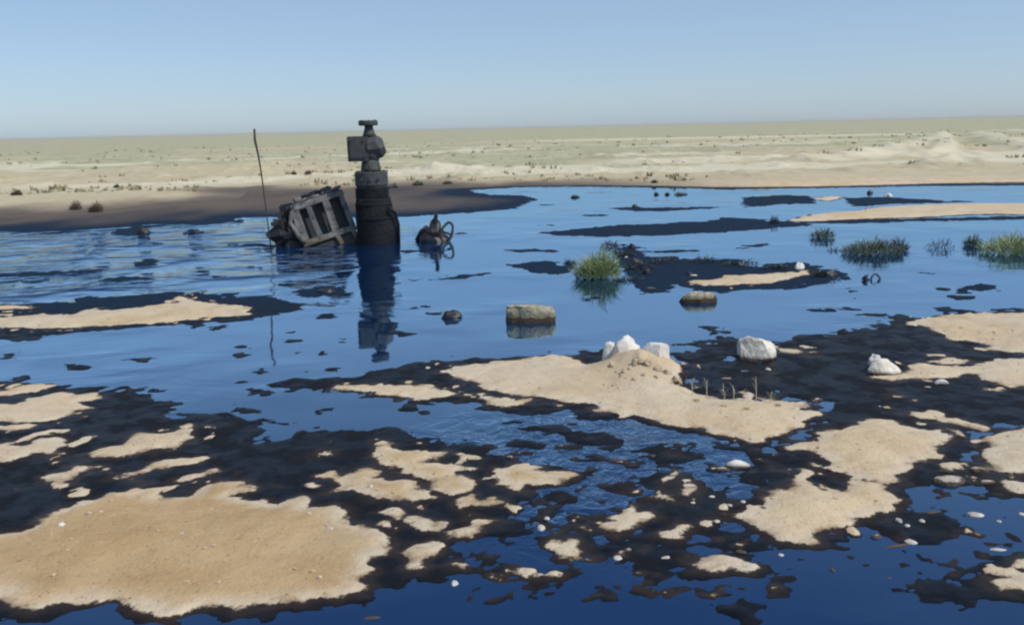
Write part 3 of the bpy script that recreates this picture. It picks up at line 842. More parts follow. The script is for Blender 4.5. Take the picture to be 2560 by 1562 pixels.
# ------------------------------------------------------------------ toppled steel skid beside it
def skid():
    base = ground_pt(800, 612)
    s = metre_px(base)
    root = empty('steel_skid', base + Vector((0.10, 0.25, -0.02)), (R(-14), R(-15), R(22)))
    tag(root, 'toppled slatted steel skid half sunk in oil left of the wellhead', 'skid')
    w, h, d = 0.86, 0.72, 0.62
    x0, x1, z0, z1, y0, y1 = -w / 2, w / 2, 0.04, h, -d / 2, d / 2
    rr = random.Random(77)
    def bar(name, a, b, t, mat=M_STEEL, parent=root, jit=0.006):
        q = MB(); a, b = Vector(a), Vector(b); c = (a + b) / 2; L = (b - a).length
        m_ = (b - a).to_track_quat('X', 'Z').to_euler()
        q.box(c, (L, t[0], t[1]), m_)
        return q.build(name, mat, parent, bevel=0.006, jitter=jit, seed=rr.randint(0, 999))
    bar('lower_rail', (x0, y0, z0 + .05), (x1, y0, z0 + .05), (0.07, 0.085))
    bar('upper_rail', (x0 + .02, y0, z1 - .06), (x1, y0 + .02, z1 - .05), (0.07, 0.10))
    for k, t in enumerate((0.06, 0.34, 0.63, 0.95)):
        x = x0 + t * w
        bar('slat', (x, y0 + .004 * k, z0 + .09), (x + (0.02, -.015, .01, 0)[k], y0 + .004 * k, z1 - .1), (0.05, (0.13, .085, .10, .08)[k]), jit=0.014)
    bar('back_lower_rail', (x0, y1, z0 + .05), (x1, y1, z0 + .05), (0.07, 0.09), M_BLACK)
    bar('back_upper_rail', (x0, y1, z1 - .05), (x1, y1, z1 - .05), (0.07, 0.09), M_BLACK)
    for x in (x0 + .03, x1 - .03):
        bar('back_post', (x, y1, z0), (x, y1, z1), (0.07, 0.08), M_BLACK)
        bar('side_upper_rail', (x, y0 + .04, z1 - .055), (x, y1 - .04, z1 - .055), (0.06, 0.08), M_STEEL if x > 0 else M_BLACK)
        bar('side_lower_rail', (x, y0 + .04, z0 + .055), (x, y1 - .04, z0 + .055), (0.06, 0.08), M_BLACK)
    q = MB(); q.box((0.02, 0.07, 0.36), (w * 0.86, d * 0.66, 0.56)); q.build('engine_block', M_BLACK, root, bevel=0.03, jitter=0.015, seed=4)
    for x in (0.10, 0.36):
        bar('foot', (x, y0 - .02, z0 + .02), (x + .03, y0 - .02, z0 - .13), (0.07, 0.075))
    # oil-covered motor and sheet metal on the left flank
    q = MB(); q.tube([(x0 - .02, -.18, .40), (x0 - .10, -.10, .37), (x0 - .24, 0.02, .30), (x0 - .27, 0.05, .28)], [.20, .235, .225, .15], 14); rumple(q.build('motor', M_BLACK, root, False), 0.10, 8, 2)
    q = MB(); q.box((x0 - .12, -.02, .14), (.34, .40, .34), (0.1, R(14), 0.2)); rumple(q.build('gearcase', M_BLACK, root, bevel=0.03), 0.04, 8, 3)
    q = MB(); q.tube([(x0 - .26, -.12, .40), (x0 - .33, -.12, .22), (x0 - .30, -.10, .02), (x0 - .22, -.08, -.16)], [.035, .045, .05, .055], 9); rumple(q.build('bent_pipe', M_BLACK, root, True), 0.02, 9, 1)
    q = MB(); q.tube([(x0 + .02, y0 - .03, z1 - .10), (x0 - .07, y0 - .03, .45), (x0 - .02, y0 - .05, .24), (x0 + .04, y0 - .03, .10)], [.03, .035, .04, .04], 9); q.build('hose', M_STEEL, root, True)
    # clutter of pipes and boxes on the upper side
    for (x, y, zz, a, b, c, mt_) in ((-.40, 0, z1 + .00, .20, .3, .15, M_BLACK), (-.25, -.12, z1 + .03, .12, .2, .16, M_STEEL), (-.08, -.1, z1 + .04, .16, .24, .16, M_BLACK), (.09, .05, z1 + .05, .14, .24, .17, M_BLACK), (.24, -.04, z1 + .05, .17, .26, .17, M_STEEL), (.38, .1, z1 + .02, .14, .2, .14, M_BLACK), (-.50, .05, z1 - .10, .16, .3, .2, M_BLACK)):
        q = MB(); q.box((x, y, zz), (a, b, c), (rr.uniform(-.3, .3), rr.uniform(-.35, .35), rr.uniform(-.4, .4))); rumple(q.build('gear_box', mt_, root, bevel=0.02), 0.03, 9, x * 10)
    q = MB(); q.tube([(-.46, -.2, z1 - .02), (-.12, -.22, z1 + .03), (.2, -.2, z1 + .02), (.45, -.1, z1 + .07)], .024, 8); rumple(q.build('pipe', M_STEEL, root, True), 0.02, 5, 6)
    for k in range(9):                                  # torn strips that stick out of the top and the flank
        x = rr.uniform(-.52, .42); a_ = Vector((x, rr.uniform(-.25, .2), z1 - rr.uniform(0, .1))); b_ = a_ + Vector((rr.uniform(-.14, .08), rr.uniform(-.1, .1), rr.uniform(.05, .16)))
        if k > 5:
            a_ = Vector((x0 - .1, rr.uniform(-.3, 0), rr.uniform(.25, .6))); b_ = a_ + Vector((-rr.uniform(.10, .24), rr.uniform(-.1, .1), rr.uniform(-.04, .14)))
        bar('torn_strip', a_, b_, (0.02, rr.uniform(.03, .06)), M_STEEL if k % 2 else M_BLACK, jit=0.012)
    q = MB(); q.box((0.0, 0.0, -0.08), (w * 1.0, d * 1.0, 0.26)); rumple(q.build('sump', M_BLACK, root, bevel=0.04), .03, 6, 2)
skid()

def rod():
    b = ground_pt(677, 617)
    s = metre_px(b)
    q = MB()
    q.tube([b + Vector((0.004, 0, -0.15)), b, b + Vector((-5 * s, 0, 100 * s)), b + Vector((-9 * s, 0, 180 * s)), b + Vector((-13 * s, 0, 226 * s)), b + Vector((-18.5 * s, 0, 262 * s)), b + Vector((-17.5 * s, 0, 289 * s))],
           [.010, .010, .010, .011, .014, .019, .016], 8)
    me_ = MB(); me_.v = [tuple(Vector(p) - b) for p in q.v]; me_.f = q.f
    o = me_.build('rod', M_ROD, None, True)
    o.location = b
    tag(o, 'thin leaning metal rod rising from the oil left of the skid', 'rod')
rod()

def valve_debris():
    b = ground_pt(1090, 603)
    s = metre_px(b)
    root = empty('sunken_valve', b, (0, R(4), R(-12)))
    tag(root, 'small black valve with hand wheel poking from the oil right of the wellhead', 'valve')
    q = MB(); q.lathe([(34 * s, -0.1), (33 * s, 4 * s), (27 * s, 14 * s), (22 * s, 26 * s), (13 * s, 36 * s), (11 * s, 46 * s), (8 * s, 58 * s), (9 * s, 64 * s), (6 * s, 72 * s)], 14, (-5 * s, 0, 0))
    rumple(q.build('valve_body', M_BLACK, root, False), 0.10, 7, 1)
    q = MB(); q.box((-24 * s, 0, 22 * s), (26 * s, 30 * s, 14 * s), (0.2, 0.6, 0.3)); rumple(q.build('bracket', M_BLACK, root, bevel=0.01), .03, 9, 4)
    q = MB(); q.tube([(-14 * s, 0, 26 * s), (-34 * s, 0, 22 * s), (-48 * s, 0, -4 * s)], [8 * s, 8 * s, 10 * s], 8); rumple(q.build('inlet_pipe', M_BLACK, root, True), 0.03, 9, 7)
    ring = [(27 * s + 12 * s * math.cos(t), 14 * s * math.sin(t + 0.5), 22 * s + 26 * s * math.sin(t)) for t in np.linspace(0, 2 * math.pi, 20)]
    q = MB(); q.tube(ring, 3.8 * s, 6, False); wh = rumple(q.build('hand_wheel', M_BLACK, root, True), 0.03, 6, 3)
    q = MB(); q.tube([(4 * s, 0, 34 * s), (22 * s, 0, 24 * s), (36 * s, 0, 20 * s)], 3 * s, 6); q.build('spoke', M_BLACK, wh)
valve_debris()

# ------------------------------------------------------------------ stones
def rock(name, px, py, w, h, label, group=None, mat=None, seed=0, depth=None, cuts=6, flat=0.0, cat='stone', rotz=0.0, sub=3, rough=0.10, sink=0.12, square=0.0, at=None):
    """w, h = width and height above the ground in photograph pixels; (px, py) the middle of its foot"""
    rr = random.Random(seed + 100)
    g = at if at is not None else stand(px, py)
    s = metre_px(g)
    W, Hh = w * s, h * s
    D = depth * s if depth else W * rr.uniform(0.6, 0.85)
    bm = bmesh.new()
    bmesh.ops.create_icosphere(bm, subdivisions=sub, radius=1.0)
    off = Vector((rr.uniform(0, 50), rr.uniform(0, 50), 0))
    planes = []
    for k in range(cuts):
        n = Vector((rr.uniform(-1, 1), rr.uniform(-1, 1), rr.uniform(-0.2, 1))).normalized()
        planes.append((n, rr.uniform(0.62, 0.9)))
    if flat:
        planes.append((Vector((0, 0, 1)), flat))
    from mathutils import noise as mn
    for v in bm.verts:
        p = v.co.copy()
        if square:
            q = [math.copysign(abs(c) ** (1 - square), c) for c in p]
            p = Vector(q)
        for n, dd in planes:
            t = p.dot(n) - dd
            if t > 0:
                p -= n * t
        p += v.co * (mn.noise(v.co * 1.7 + off) * rough + mn.noise(v.co * 4.5 + off) * rough * 0.5)
        v.co = p
    zs = max(v.co.z for v in bm.verts)
    xs_ = max(abs(v.co.x) for v in bm.verts)
    for v in bm.verts:
        z = v.co.z / zs
        v.co = Vector((v.co.x / xs_ * W / 2, v.co.y / xs_ * D / 2, (z * Hh) if z > 0 else z * Hh * 0.35 ))
        v.co.z -= Hh * sink * 0.0
    me_ = bpy.data.meshes.new(name)
    bm.to_mesh(me_)
    bm.free()
    o = link(name, me_, mat or M_STONE, None, cuts < 3)
    g2 = Vector((g.x, g.y + D * 0.35, 0))
    o.location = (g2.x, g2.y, max(0.0, min(ground_h(g2.x, g2.y), g.z + 0.01)) - 0.004)
    if at is not None:
        o.location = at
    o.rotation_euler = (rr.uniform(-.06, .06), rr.uniform(-.06, .06), rotz)
    tag(o, label, cat, group)
    return o

rock('stone_block', 1325, 806, 128, 40, 'squat rounded pale stone block standing alone in open oil', None, M_BLOCK, 1, 70, 3, 0.72, rotz=0.05, rough=0.09, square=0.48, sub=4)
rock('stone', 1750, 757, 100, 26, 'flat stone with pale top and dark underside below the black mud islet', None, M_BLOCK, 2, 60, 5, 0.7)
rock('concrete_chunk', 0, 0, 88, 56, 'jagged white concrete chunk half buried in the top of the sand mound', None, M_CONC, 41, 50, 7, 0.8, 'concrete', 0.3, rough=0.14, square=0.2, at=ground_pt(1568, 893, 0.062))
rock('concrete_slab', 0, 0, 86, 46, 'white slab with a square end leaning right of the buried concrete chunk', None, M_CONC, 8, 34, 4, 0.9, 'concrete', square=0.42, rough=0.08, rotz=-0.3, at=ground_pt(1636, 902, 0.072))
rock('concrete_piece', 0, 0, 44, 44, 'small pale piece left of the buried concrete chunk', None, M_CONC, 9, 30, 8, 0, 'concrete', rough=0.15, at=ground_pt(1526, 897, 0.04))
rock('boulder', 1893, 901, 104, 58, 'large white angular boulder on black mud right of the concrete', None, M_STONE, 33, 74, 7, 0.9, square=0.2, rough=0.13)
rock('boulder', 2222, 936, 94, 40, 'knobbly white boulder at the tip of the right sand spit', None, M_STONE, 15, 60, 7, 0)
rock('stone', 2190, 915, 34, 30, 'small bright white stone leaning on the knobbly boulder', None, M_CONC, 16, 28, 5, 0)
rock('stone', 2357, 961, 36, 12, 'low white stone below the right sand spit', None, M_CONC, 18, 20, 4, 0.7)
rock('stone', 1848, 1170, 66, 20, 'oval white stone on black mud left of the forked sand bank', None, M_CONC, 19, 36, 2, 0)
rock('stone', 1808, 1175, 40, 8, 'thin white sliver beside the oval white stone', None, M_CONC, 20, 18, 2, 0)
rock('flat_stone', 2382, 1212, 88, 16, 'flat whitish rock in the muddy channel right of the forked bank', None, M_STONE, 21, 52, 4, 0.6)
rock('stone', 2371, 1180, 40, 14, 'pinkish pale stone just behind the flat whitish rock', None, M_STONE, 22, 22, 5, 0)
rock('stone', 2440, 1180, 26, 12, 'small pale stone right of the flat whitish rock', None, M_STONE, 23, 18, 5, 0)
rock('stone', 2468, 1208, 52, 8, 'long thin white stone near the right edge of the channel', None, M_CONC, 24, 16, 3, 0)
rock('stone', 2000, 674, 30, 18, 'small bright white stone on the tip of the mud islet', None, M_CONC, 25, 22, 8, 0.7, rough=0.2)
rock('stone', 2222, 494, 22, 11, 'tiny white stone on the far flat near the right', None, M_CONC, 26, 16, 4, 0)
SMALL = [('D', 1040, 890, 90, 22, 'elongated white stone right of the forked bank'), ('D', 1285, 905, 100, 34, 'chunky white stone in oil at the right'),
 ('D', 865, 938, 40, 34, 'bright round stone by the forked bank lower right shore'), ('D', 735, 1028, 60, 34, 'white round stone below the forked bank tip'),
 ('D', 985, 935, 40, 22, 'little stone left of the elongated white stone'), ('D', 905, 962, 40, 24, 'greyish pebble among clods by the forked bank'),
 ('D', 850, 1072, 170, 24, 'long narrow pale stone lying slantwise in the mud'), ('D', 930, 1050, 80, 30, 'pale knob at the end of the slanting stone'),
 ('D', 1400, 1092, 100, 22, 'flat oval white stone near the right edge'), ('D', 1250, 1000, 60, 18, 'thin grey splinter of stone in the right channel'),
 ('D', 30, 1192, 84, 20, 'white pointed stone at the right end of the long pale ridge'), ('D', 205, 1122, 30, 22, 'tiny stone below the lower point of the forked bank'),
 ('D', 490, 1208, 35, 26, 'small grey pebble in shallow oil, lower right'), ('D', 1410, 938, 30, 22, 'tiny white pebble below the chunky stone'),
 ('D', 1535, 898, 46, 22, 'white stone cut by the right picture edge'), ('D', 800, 1245, 40, 14, 'faint pebble in dark oil at lower right'),
 ('C', 160, 978, 50, 34, 'bright white stone in the blue stream'), ('C', 190, 922, 40, 22, 'grey pebble just behind the bright stream stone'),
 ('C', 640, 1094, 50, 22, 'pale pebble above the clods in the lower middle'), ('C', 585, 1142, 60, 28, 'larger pale pebble among the lower middle clods'),
 ('C', 850, 1138, 60, 24, 'slanting pale pebble left of the long pale ridge'), ('C', 1270, 1108, 74, 26, 'white pebble above the long pale ridge'),
 ('C', 1485, 1122, 36, 20, 'tiny pebble far right of the long pale ridge'), ('C', 1130, 940, 44, 22, 'white pebble off the left point of the forked bank'),
 ('C', 1172, 944, 34, 18, 'second pebble off the left point of the forked bank'), ('C', 1100, 800, 44, 18, 'pale pebble in mud right of the small sand knobs'),
 ('C', 1000, 832, 40, 16, 'dull pebble below the small sand knobs'), ('C', 772, 580, 44, 20, 'grey pebble in the upper blue stream'),
 ('C', 1200, 848, 40, 20, 'pinkish pebble near the forked bank left shore'), ('C', 1275, 830, 34, 22, 'brown pebble touching the forked bank left shore'),
 ('C', 1185, 150, 64, 18, 'flat grey stone in the mud behind the dry stalks'), ('C', 1415, 100, 40, 22, 'pale chip below the large angular boulder'),
 ('B', 1095, 1285, 44, 40, 'round white stone in dark oil at the bottom'), ('B', 640, 1470, 110, 22, 'flat white stone at the bottom edge of the picture'),
 ('B', 630, 745, 34, 26, 'bright little stone on the left sand patch'), ('A', 1000, 1000, 30, 16, 'light pebble in the middle of the big sand bank'),
 ('A', 335, 955, 44, 26, 'pale pebble on the big bank upper left'), ('B', 405, 975, 44, 24, 'pale flake on the big bank right part'),
 ('H', 1430, 722, 60, 18, 'pale stone at the foot of the mud islet'), ('H', 1120, 812, 100, 14, 'pale flat stone at the near left shore of the mud islet'),
 ('H', 940, 590, 30, 20, 'tiny white stone behind the bright green tuft'), ('E', 1380, 745, 60, 14, 'grey flat stone left of the low white stone')]
for k, (w, x, y, a, b, lab) in enumerate(SMALL):
    px, py = src(w, x, y)
    sc = WIN[w][2]
    rock('pebble', px, py, a / sc, max(b / sc * 0.62, 3), lab, 'small pale stones strewn over mud and oil', M_PEBBLE if k % 3 else M_CONC, 200 + k, b / sc * 1.5, 4, 0.75, 'stone', random.Random(k).uniform(-.3, .3), 2, 0.16)

# clods that have rolled down the mound by the concrete
for k, (x, y, a, b) in enumerate([(1545, 893, 22, 14), (1562, 905, 26, 15), (1588, 896, 24, 16), (1600, 915, 30, 16), (1622, 920, 26, 13), (1575, 925, 20, 10), (1648, 928, 28, 14), (1530, 912, 20, 10), (1670, 938, 26, 14), (1612, 940, 18, 9), (1555, 940, 16, 8), (1690, 950, 24, 14), (1640, 945, 16, 8), (1585, 952, 14, 7)]):
    rock('clod', x, y, a, b, 'tan earth clod on the sand mound below the concrete', 'clods on the mound', M_CLOD, 300 + k, a * 0.8, 5, 0, 'clod', k * 0.7, 2, 0.2)

# black lumps of tar
def lumpy(name, w, x, y, a, b, lab, seed):
    px, py = src(w, x, y)
    sc = WIN[w][2]
    return rock(name, px, py, a / sc, b / sc, lab, 'tar lumps in the pool', M_BLACK, seed, a / sc * 0.6, 2, 0, 'tar lump', 0.0, 3, 0.22)
lumpy('tar_lump', 'G', 1590, 590, 160, 62, 'rounded black tar lump in open oil between wellhead and stone block', 400)
lumpy('tar_lump', 'F', 890, 768, 84, 46, 'black tar lump by the far shore at the left', 401)
lumpy('tar_lump', 'F', 1215, 758, 90, 22, 'low black tar lump right of the far shore lump', 402)
lumpy('tar_lump', 'E', 750, 338, 86, 36, 'squarish black tar lump at the edge of the right mud', 403)
lumpy('tar_lump', 'H', 1005, 228, 50, 24, 'tiny black lump on a thin spit in the far oil', 404)
lumpy('tar_lump', 'I', 950, 612, 50, 28, 'tiny black lump beside the far white stone', 405)
lumpy('tar_lump', 'H', 985, 530, 60, 46, 'black lump on the far side of the mud islet', 406)
lumpy('tar_lump', 'H', 1765, 650, 110, 34, 'black lump on the right half of the mud islet', 407)
lumpy('tar_lump', 'H', 1010, 640, 90, 50, 'muddy black lump right of the bright green tuft', 408)
lumpy('tar_lump', 'H', 1090, 710, 70, 44, 'black lump at the near shore of the mud islet', 409)
lumpy('tar_lump', 'H', 1400, 710, 60, 22, 'small black lump in the middle of the mud islet', 410)
lumpy('tar_lump', 'I', 650, 1235, 120, 50, 'black lump at the right end of the mud islet', 411)
lumpy('tar_lump', 'G', 640, 395, 150, 34, 'black clump of tar on the spit below the skid', 412)

# a loop of wire-like scrap right of the islet
def scrap_loop():
    b = ground_pt(*src('I', 960, 1262))
    s = metre_px(b) / 3.006
    root = empty('scrap_wire', b)
    tag(root, 'black bent scrap wire and twig sticking out right of the mud islet', 'scrap')
    q = MB(); q.tube([(-10 * s, 0, -20 * s), (5 * s, .02, 22 * s), (30 * s, .05, 40 * s), (62 * s, .08, 30 * s), (78 * s, .06, 8 * s), (70 * s, .03, -20 * s)], [6 * s, 7 * s, 7 * s, 8 * s, 9 * s, 8 * s], 6); q.build('wire', M_BLACK, root, True)
    q = MB(); q.tube([(-70 * s, 0, 6 * s), (-42 * s, 0, 18 * s), (-28 * s, 0, 44 * s)], [5 * s, 14 * s, 6 * s], 7); rumple(q.build('twig', M_BLACK, root, True), .03, 9, 2)
    q = MB(); q.tube([(-60 * s, 0, -14 * s), (-36 * s, 0, 10 * s), (-14 * s, 0, -12 * s)], [12 * s, 20 * s, 14 * s], 7); rumple(q.build('stub', M_BLACK, root, True), .03, 9, 5)
scrap_loop()

# ------------------------------------------------------------------ plants
def tuft(name, px, py, w, h, label, mat, n=220, seed=0, group=None, cat='grass', spread=0.8, droop=0.5, width=0.0045, woody=None, depth=0.7):
    """a clump of blades; w, h in photograph pixels"""
    rr = random.Random(seed)
    g = stand(px, py)
    s = metre_px(g)
    W, Hh = w * s, h * s
    q = MB()
    for k in range(int(n * 3.4)):
        a = rr.uniform(0, 2 * math.pi)
        r = rr.random() ** 0.6 * 0.5
        dome = math.sqrt(max(0.0, 1 - (r / 0.52) ** 2)) * (0.75 + 0.35 * math.sin(a * 3 + seed) * math.sin(a * 2 + 1.3 * seed))
        bx, by = W * r * math.cos(a) * 0.85, W * depth * r * math.sin(a) * 0.85
        top = Hh * max(0.12, dome)
        z0 = top * rr.uniform(0.0, 0.72) - 0.01
        L = Hh * rr.uniform(0.18, 0.42)
        b = a + rr.gauss(0, 1.2)
        lean = abs(rr.gauss(0, spread)) + spread * r
        d = Vector((math.cos(b) * lean, math.sin(b) * lean, 1.0)).normalized()
        wd = width * rr.uniform(0.5, 1.1)
        t = rr.uniform(0, math.pi)
        o = Vector((math.cos(t) * wd, math.sin(t) * wd, 0))
        p0 = Vector((bx, by, z0)); p1 = p0 + d * L * 0.55; p2 = p0 + (d + Vector((math.cos(b), math.sin(b), 0)) * droop * rr.random()) * L
        q.add([p0 - o, p0 + o, p1 + o * .8, p1 - o * .8, p2], [(0, 1, 2, 3), (3, 2, 4)])
    for k in range(5):
        a = rr.uniform(0, 2 * math.pi)
        bx, by = W * 0.2 * math.cos(a), W * 0.15 * math.sin(a)
        q.tube([(bx * .6, by * .6, -0.03), (bx, by, Hh * 0.4), (bx * 1.4, by * 1.4, Hh * 0.75)], [0.005, 0.004, 0.002], 4)
    o = q.build(name, mat, None)
    o.location = g
    tag(o, label, cat, group)
    return o

tuft('grass_tuft', 1494, 694, 122, 92, 'bright green grass tuft at the left end of the mud islet', M_GREEN, 420, 1, 'grass tufts in the oil', woody=M_GREEN)
tuft('grass_tuft', 2178, 634, 170, 50, 'wide low dark olive tuft in oil right of the mud islet', M_OLIVE, 420, 2, 'grass tufts in the oil', spread=0.8)
tuft('grass_tuft', 2246, 626, 56, 46, 'blackish sprig at the right end of the wide low tuft', M_DARKTWIG, 90, 12, 'grass tufts in the oil', spread=0.8)
tuft('grass_tuft', 2056, 594, 72, 34, 'small dark tuft below the far sand spit', M_OLIVE, 130, 3, 'grass tufts in the oil', spread=0.8)
tuft('grass_tuft', 2535, 632, 190, 66, 'big green tuft cut by the right picture edge', M_GREEN, 520, 4, 'grass tufts in the oil', woody=M_OLIVE)
tuft('grass_tuft', 2430, 614, 52, 38, 'small dark tuft left of the big right tuft', M_OLIVE, 110, 5, 'grass tufts in the oil')
tuft('twig_clump', 2350, 620, 80, 34, 'sparse black twigs standing in oil at the right', M_DARKTWIG, 36, 6, 'grass tufts in the oil', 'twigs', spread=1.0)
tuft('twig_clump', 2085, 628, 40, 14, 'few black twigs left of the wide low tuft', M_DARKTWIG, 20, 16, 'grass tufts in the oil', 'twigs', spread=1.0)
tuft('twig_clump', 1936, 558, 28, 26, 'black sprig at the end of the far dark flat', M_DARKTWIG, 70, 7, 'grass tufts in the oil', 'twigs')
tuft('twig_clump', 1527, 617, 60, 22, 'black sprawling twigs behind the bright green tuft', M_DARKTWIG, 90, 8, 'grass tufts in the oil', 'twigs', spread=1.2)
tuft('twig_clump', 1425, 660, 40, 18, 'black twigs just left of the bright green tuft', M_DARKTWIG, 60, 9, 'grass tufts in the oil', 'twigs', spread=1.0)
for k, (x, y, a, b, lab) in enumerate([(1560, 640, 70, 24, 'tangle of black twigs on the islet right of the bright tuft'), (1600, 672, 90, 26, 'low black tangle at the near left shore of the mud islet'),
        (1660, 655, 110, 20, 'sprawling black twigs in the middle of the mud islet'), (1760, 655, 110, 22, 'black debris twigs along the far side of the mud islet'), (1850, 662, 110, 20, 'black twigs toward the right of the mud islet'),
        (1940, 672, 90, 20, 'black twigs round the white stone of the islet'), (1575, 700, 90, 18, 'black debris at the near tip of the mud islet'), (2050, 690, 60, 22, 'black twigs at the right end of the mud islet')]):
    tuft('twig_clump', x, y, a, b, lab, M_DARKTWIG, 70, 120 + k, 'debris on the mud islet', 'twigs', spread=1.8, width=0.008)
tuft('shrub', 190, 527, 34, 30, 'twiggy brown shrub on the far left bank, the left of a pair', M_BROWN, 140, 20, 'shrubs on the far bank', 'shrub', spread=0.8)
tuft('shrub', 240, 530, 40, 32, 'darker brown shrub on the far left bank, the right of a pair', M_BROWN, 200, 21, 'shrubs on the far bank', 'shrub', spread=0.8, woody=M_BROWN)
tuft('shrub', 42, 488, 30, 18, 'grey-brown shrub near the left edge of the plain', M_BROWN, 120, 22, 'shrubs on the far bank', 'shrub', spread=0.9, width=0.012)
for k, (x, y, a, b, lab) in enumerate([(1641, 487, 12, 9, 'dark tuft on the far shore, first of three in a row'), (1668, 487, 12, 9, 'dark tuft on the far shore, second of three in a row'),
        (1702, 487, 40, 9, 'wider olive tuft on the far shore, last of three in a row'), (1438, 494, 26, 10, 'low dark tuft in the far oil'), (1636, 460, 14, 12, 'tiny tuft above the far shore'),
        (1120, 462, 30, 12, 'olive tuft on the far bank right of the wellhead'), (1045, 464, 34, 16, 'olive shrub on the far bank beside the wellhead'), (985, 470, 26, 14, 'dark shrub just right of the wellhead spool'),
        (292, 470, 16, 14, 'dark speck of shrub on the left plain'), (770, 438, 20, 14, 'small dark shrub on the plain left of the wellhead'), (735, 437, 14, 12, 'tiny dark shrub on the plain above the skid')]):
    tuft('shrub', x, y, a, b, lab, M_OLIVE if k not in (9, 10) else M_BROWN, 60, 30 + k, 'shrubs on the far bank', 'shrub', spread=0.9, width=0.014)

# dry stalks on the central bank
def stalk(w, x, y0, y1, lab, seed):
    rr = random.Random(seed)
    g = stand(*src(w, x, y1))
    s = metre_px(g) / WIN[w][2]
    Hh = (y1 - y0) * s
    q = MB()
    q.tube([(0, 0, -0.03), (rr.uniform(-.01, .01), 0, Hh * .5), (rr.uniform(-.02, .02), 0, Hh)], [.003, .0028, .002], 5)
    for k in range(3):
        z = Hh * rr.uniform(.15, .8); a = rr.uniform(0, 6.28)
        q.tube([(0, 0, z), (math.cos(a) * .03, math.sin(a) * .03, z + .045)], [.002, .001], 4)
    o = q.build('dry_stalk', M_STRAW, None)
    o.location = g
    tag(o, lab, 'stalk', 'dry stalks on the central bank')
for k, (x, y0, y1, lab) in enumerate([(995, 140, 235, 'tall pale dry stalk nearest the concrete'), (1072, 150, 250, 'pale dry stalk second from the concrete'), (1165, 200, 262, 'short dry stalk third from the concrete'),
        (1222, 180, 265, 'thin dry stalk fourth from the concrete'), (1272, 205, 268, 'short dry stalk fifth from the concrete'), (1345, 130, 275, 'tallest dry stalk, sixth from the concrete'), (1430, 215, 278, 'faint short stalk at the right end of the row')]):
    stalk('C', x, y0, y1, lab, 60 + k)
for k, (x, y) in enumerate([(1015, 270), (1170, 300), (1290, 315), (1460, 295)]):
    px, py = src('C', x, y)
    tuft('dry_grass', px, py, 30, 10, ['wisp of dry grass below the first stalks', 'wisp of dry grass in mid row of stalks', 'wisp of dry grass under the tallest stalk', 'wisp of dry grass right of the tallest stalk'][k], M_STRAW, 40, 80 + k, 'dry grass on the central bank', spread=1.0, woody=M_STRAW, width=0.004)

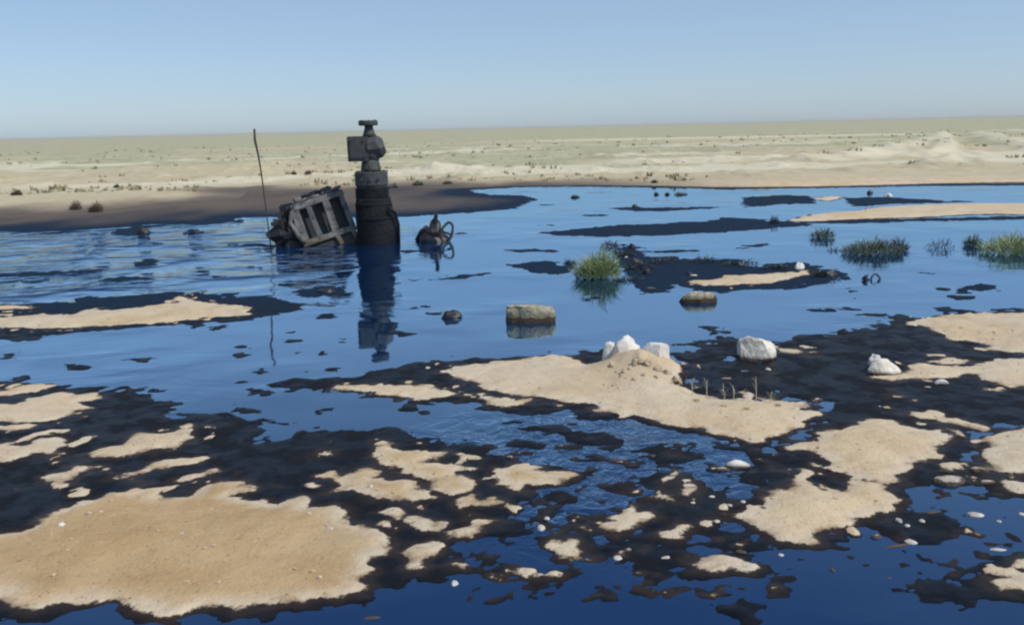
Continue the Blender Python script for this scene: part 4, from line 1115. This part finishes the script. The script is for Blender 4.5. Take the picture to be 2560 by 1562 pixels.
# scrub of the plain: nobody could count it
def scrub():
    rr = np.random.RandomState(5)
    V, Fc = [], []
    n = 0
    while n < 1100:
        y = 26 + 90 * rr.rand() ** 2.0
        x = rr.uniform(-1, 1) * (0.66 * y + 4)
        i = np.searchsorted(XS, x); j = np.searchsorted(YS, y)
        if far_s[j, i] < 0.9 or float(fbm(np.array([x * .35]), np.array([y * .28]), 4, 70)[0]) < 0.52 + 0.12 * rr.rand():
            continue
        z = H[j, i]
        sz = (0.03 + 0.12 * rr.rand() ** 2) * (1 + y / 150)
        for k in range(7):
            a = rr.uniform(0, 6.283)
            r = sz * rr.uniform(0.1, 0.9)
            b = len(V)
            bx, by = x + r * math.cos(a), y + r * math.sin(a)
            t = rr.uniform(0, 3.14)
            wv = sz * 0.28
            hh = sz * rr.uniform(0.4, 1.0)
            V += [(bx - wv * math.cos(t), by - wv * math.sin(t), z - .02), (bx + wv * math.cos(t), by + wv * math.sin(t), z - .02), (bx + wv * .6 * math.cos(a), by + wv * .6 * math.sin(a), z + hh), (bx - wv * .7 * math.cos(t), by - wv * .7 * math.sin(t), z + hh * .7)]
            Fc.append((b, b + 1, b + 2, b + 3))
        n += 1
    me_ = bpy.data.meshes.new('dry_scrub')
    me_.from_pydata(V, [], Fc)
    o = link('dry_scrub', me_, M_SCRUB)
    tag(o, 'low dry scrub dotted over the sandy plain', 'scrub', kind='stuff')
scrub()

# clods and grit on the banks
def grit():
    rr = np.random.RandomState(9)
    bm = bmesh.new(); bmesh.ops.create_icosphere(bm, subdivisions=1, radius=1.0)
    bv = np.array([v.co[:] for v in bm.verts]); bf = [tuple(v.index for v in f.verts) for f in bm.faces]; bm.free()
    V, Fc = [], []
    n = 0
    while n < 800:
        y = 2.6 + 9 * rr.rand() ** 1.3
        x = rr.uniform(-1, 1) * (0.62 * y + .3)
        i = np.searchsorted(XS, x); j = np.searchsorted(YS, y)
        if dry_n[j, i] < 0.03:
            continue
        s = 0.002 + 0.008 * rr.rand() ** 5
        p = bv * (1 + 0.35 * (rr.rand(len(bv), 1) - .5)) * np.array([s * rr.uniform(1, 1.7), s * rr.uniform(1, 1.6), s * .75])
        b = len(V)
        V += [tuple(q) for q in p + np.array([x, y, H[j, i] + s * .2])]
        Fc += [tuple(q + b for q in f) for f in bf]
        n += 1
    me_ = bpy.data.meshes.new('grit')
    me_.from_pydata(V, [], Fc)
    o = link('grit', me_, M_CLOD)
    tag(o, 'fine grit and clods on the dry sand banks', 'grit', kind='stuff')
grit()

# ------------------------------------------------------------------ dusty air over the plain
hz = MB(); hz.box((0, 4500, 1.1), (19000, 10400, 4.8))
haze_m = bpy.data.materials.new('dusty_air')
haze_m.use_nodes = True
hn = haze_m.node_tree
hn.nodes.clear()
ho = hn.nodes.new('ShaderNodeOutputMaterial')
pv = hn.nodes.new('ShaderNodeVolumePrincipled')
pv.inputs['Color'].default_value = (0.82, 0.81, 0.74, 1)
pv.inputs['Density'].default_value = 0.0003
pv.inputs['Anisotropy'].default_value = 0.0
hn.links.new(pv.outputs[0], ho.inputs['Volume'])
haze = hz.build('haze', haze_m)
tag(haze, 'thin dusty haze hanging over the whole plain', 'haze', kind='stuff')
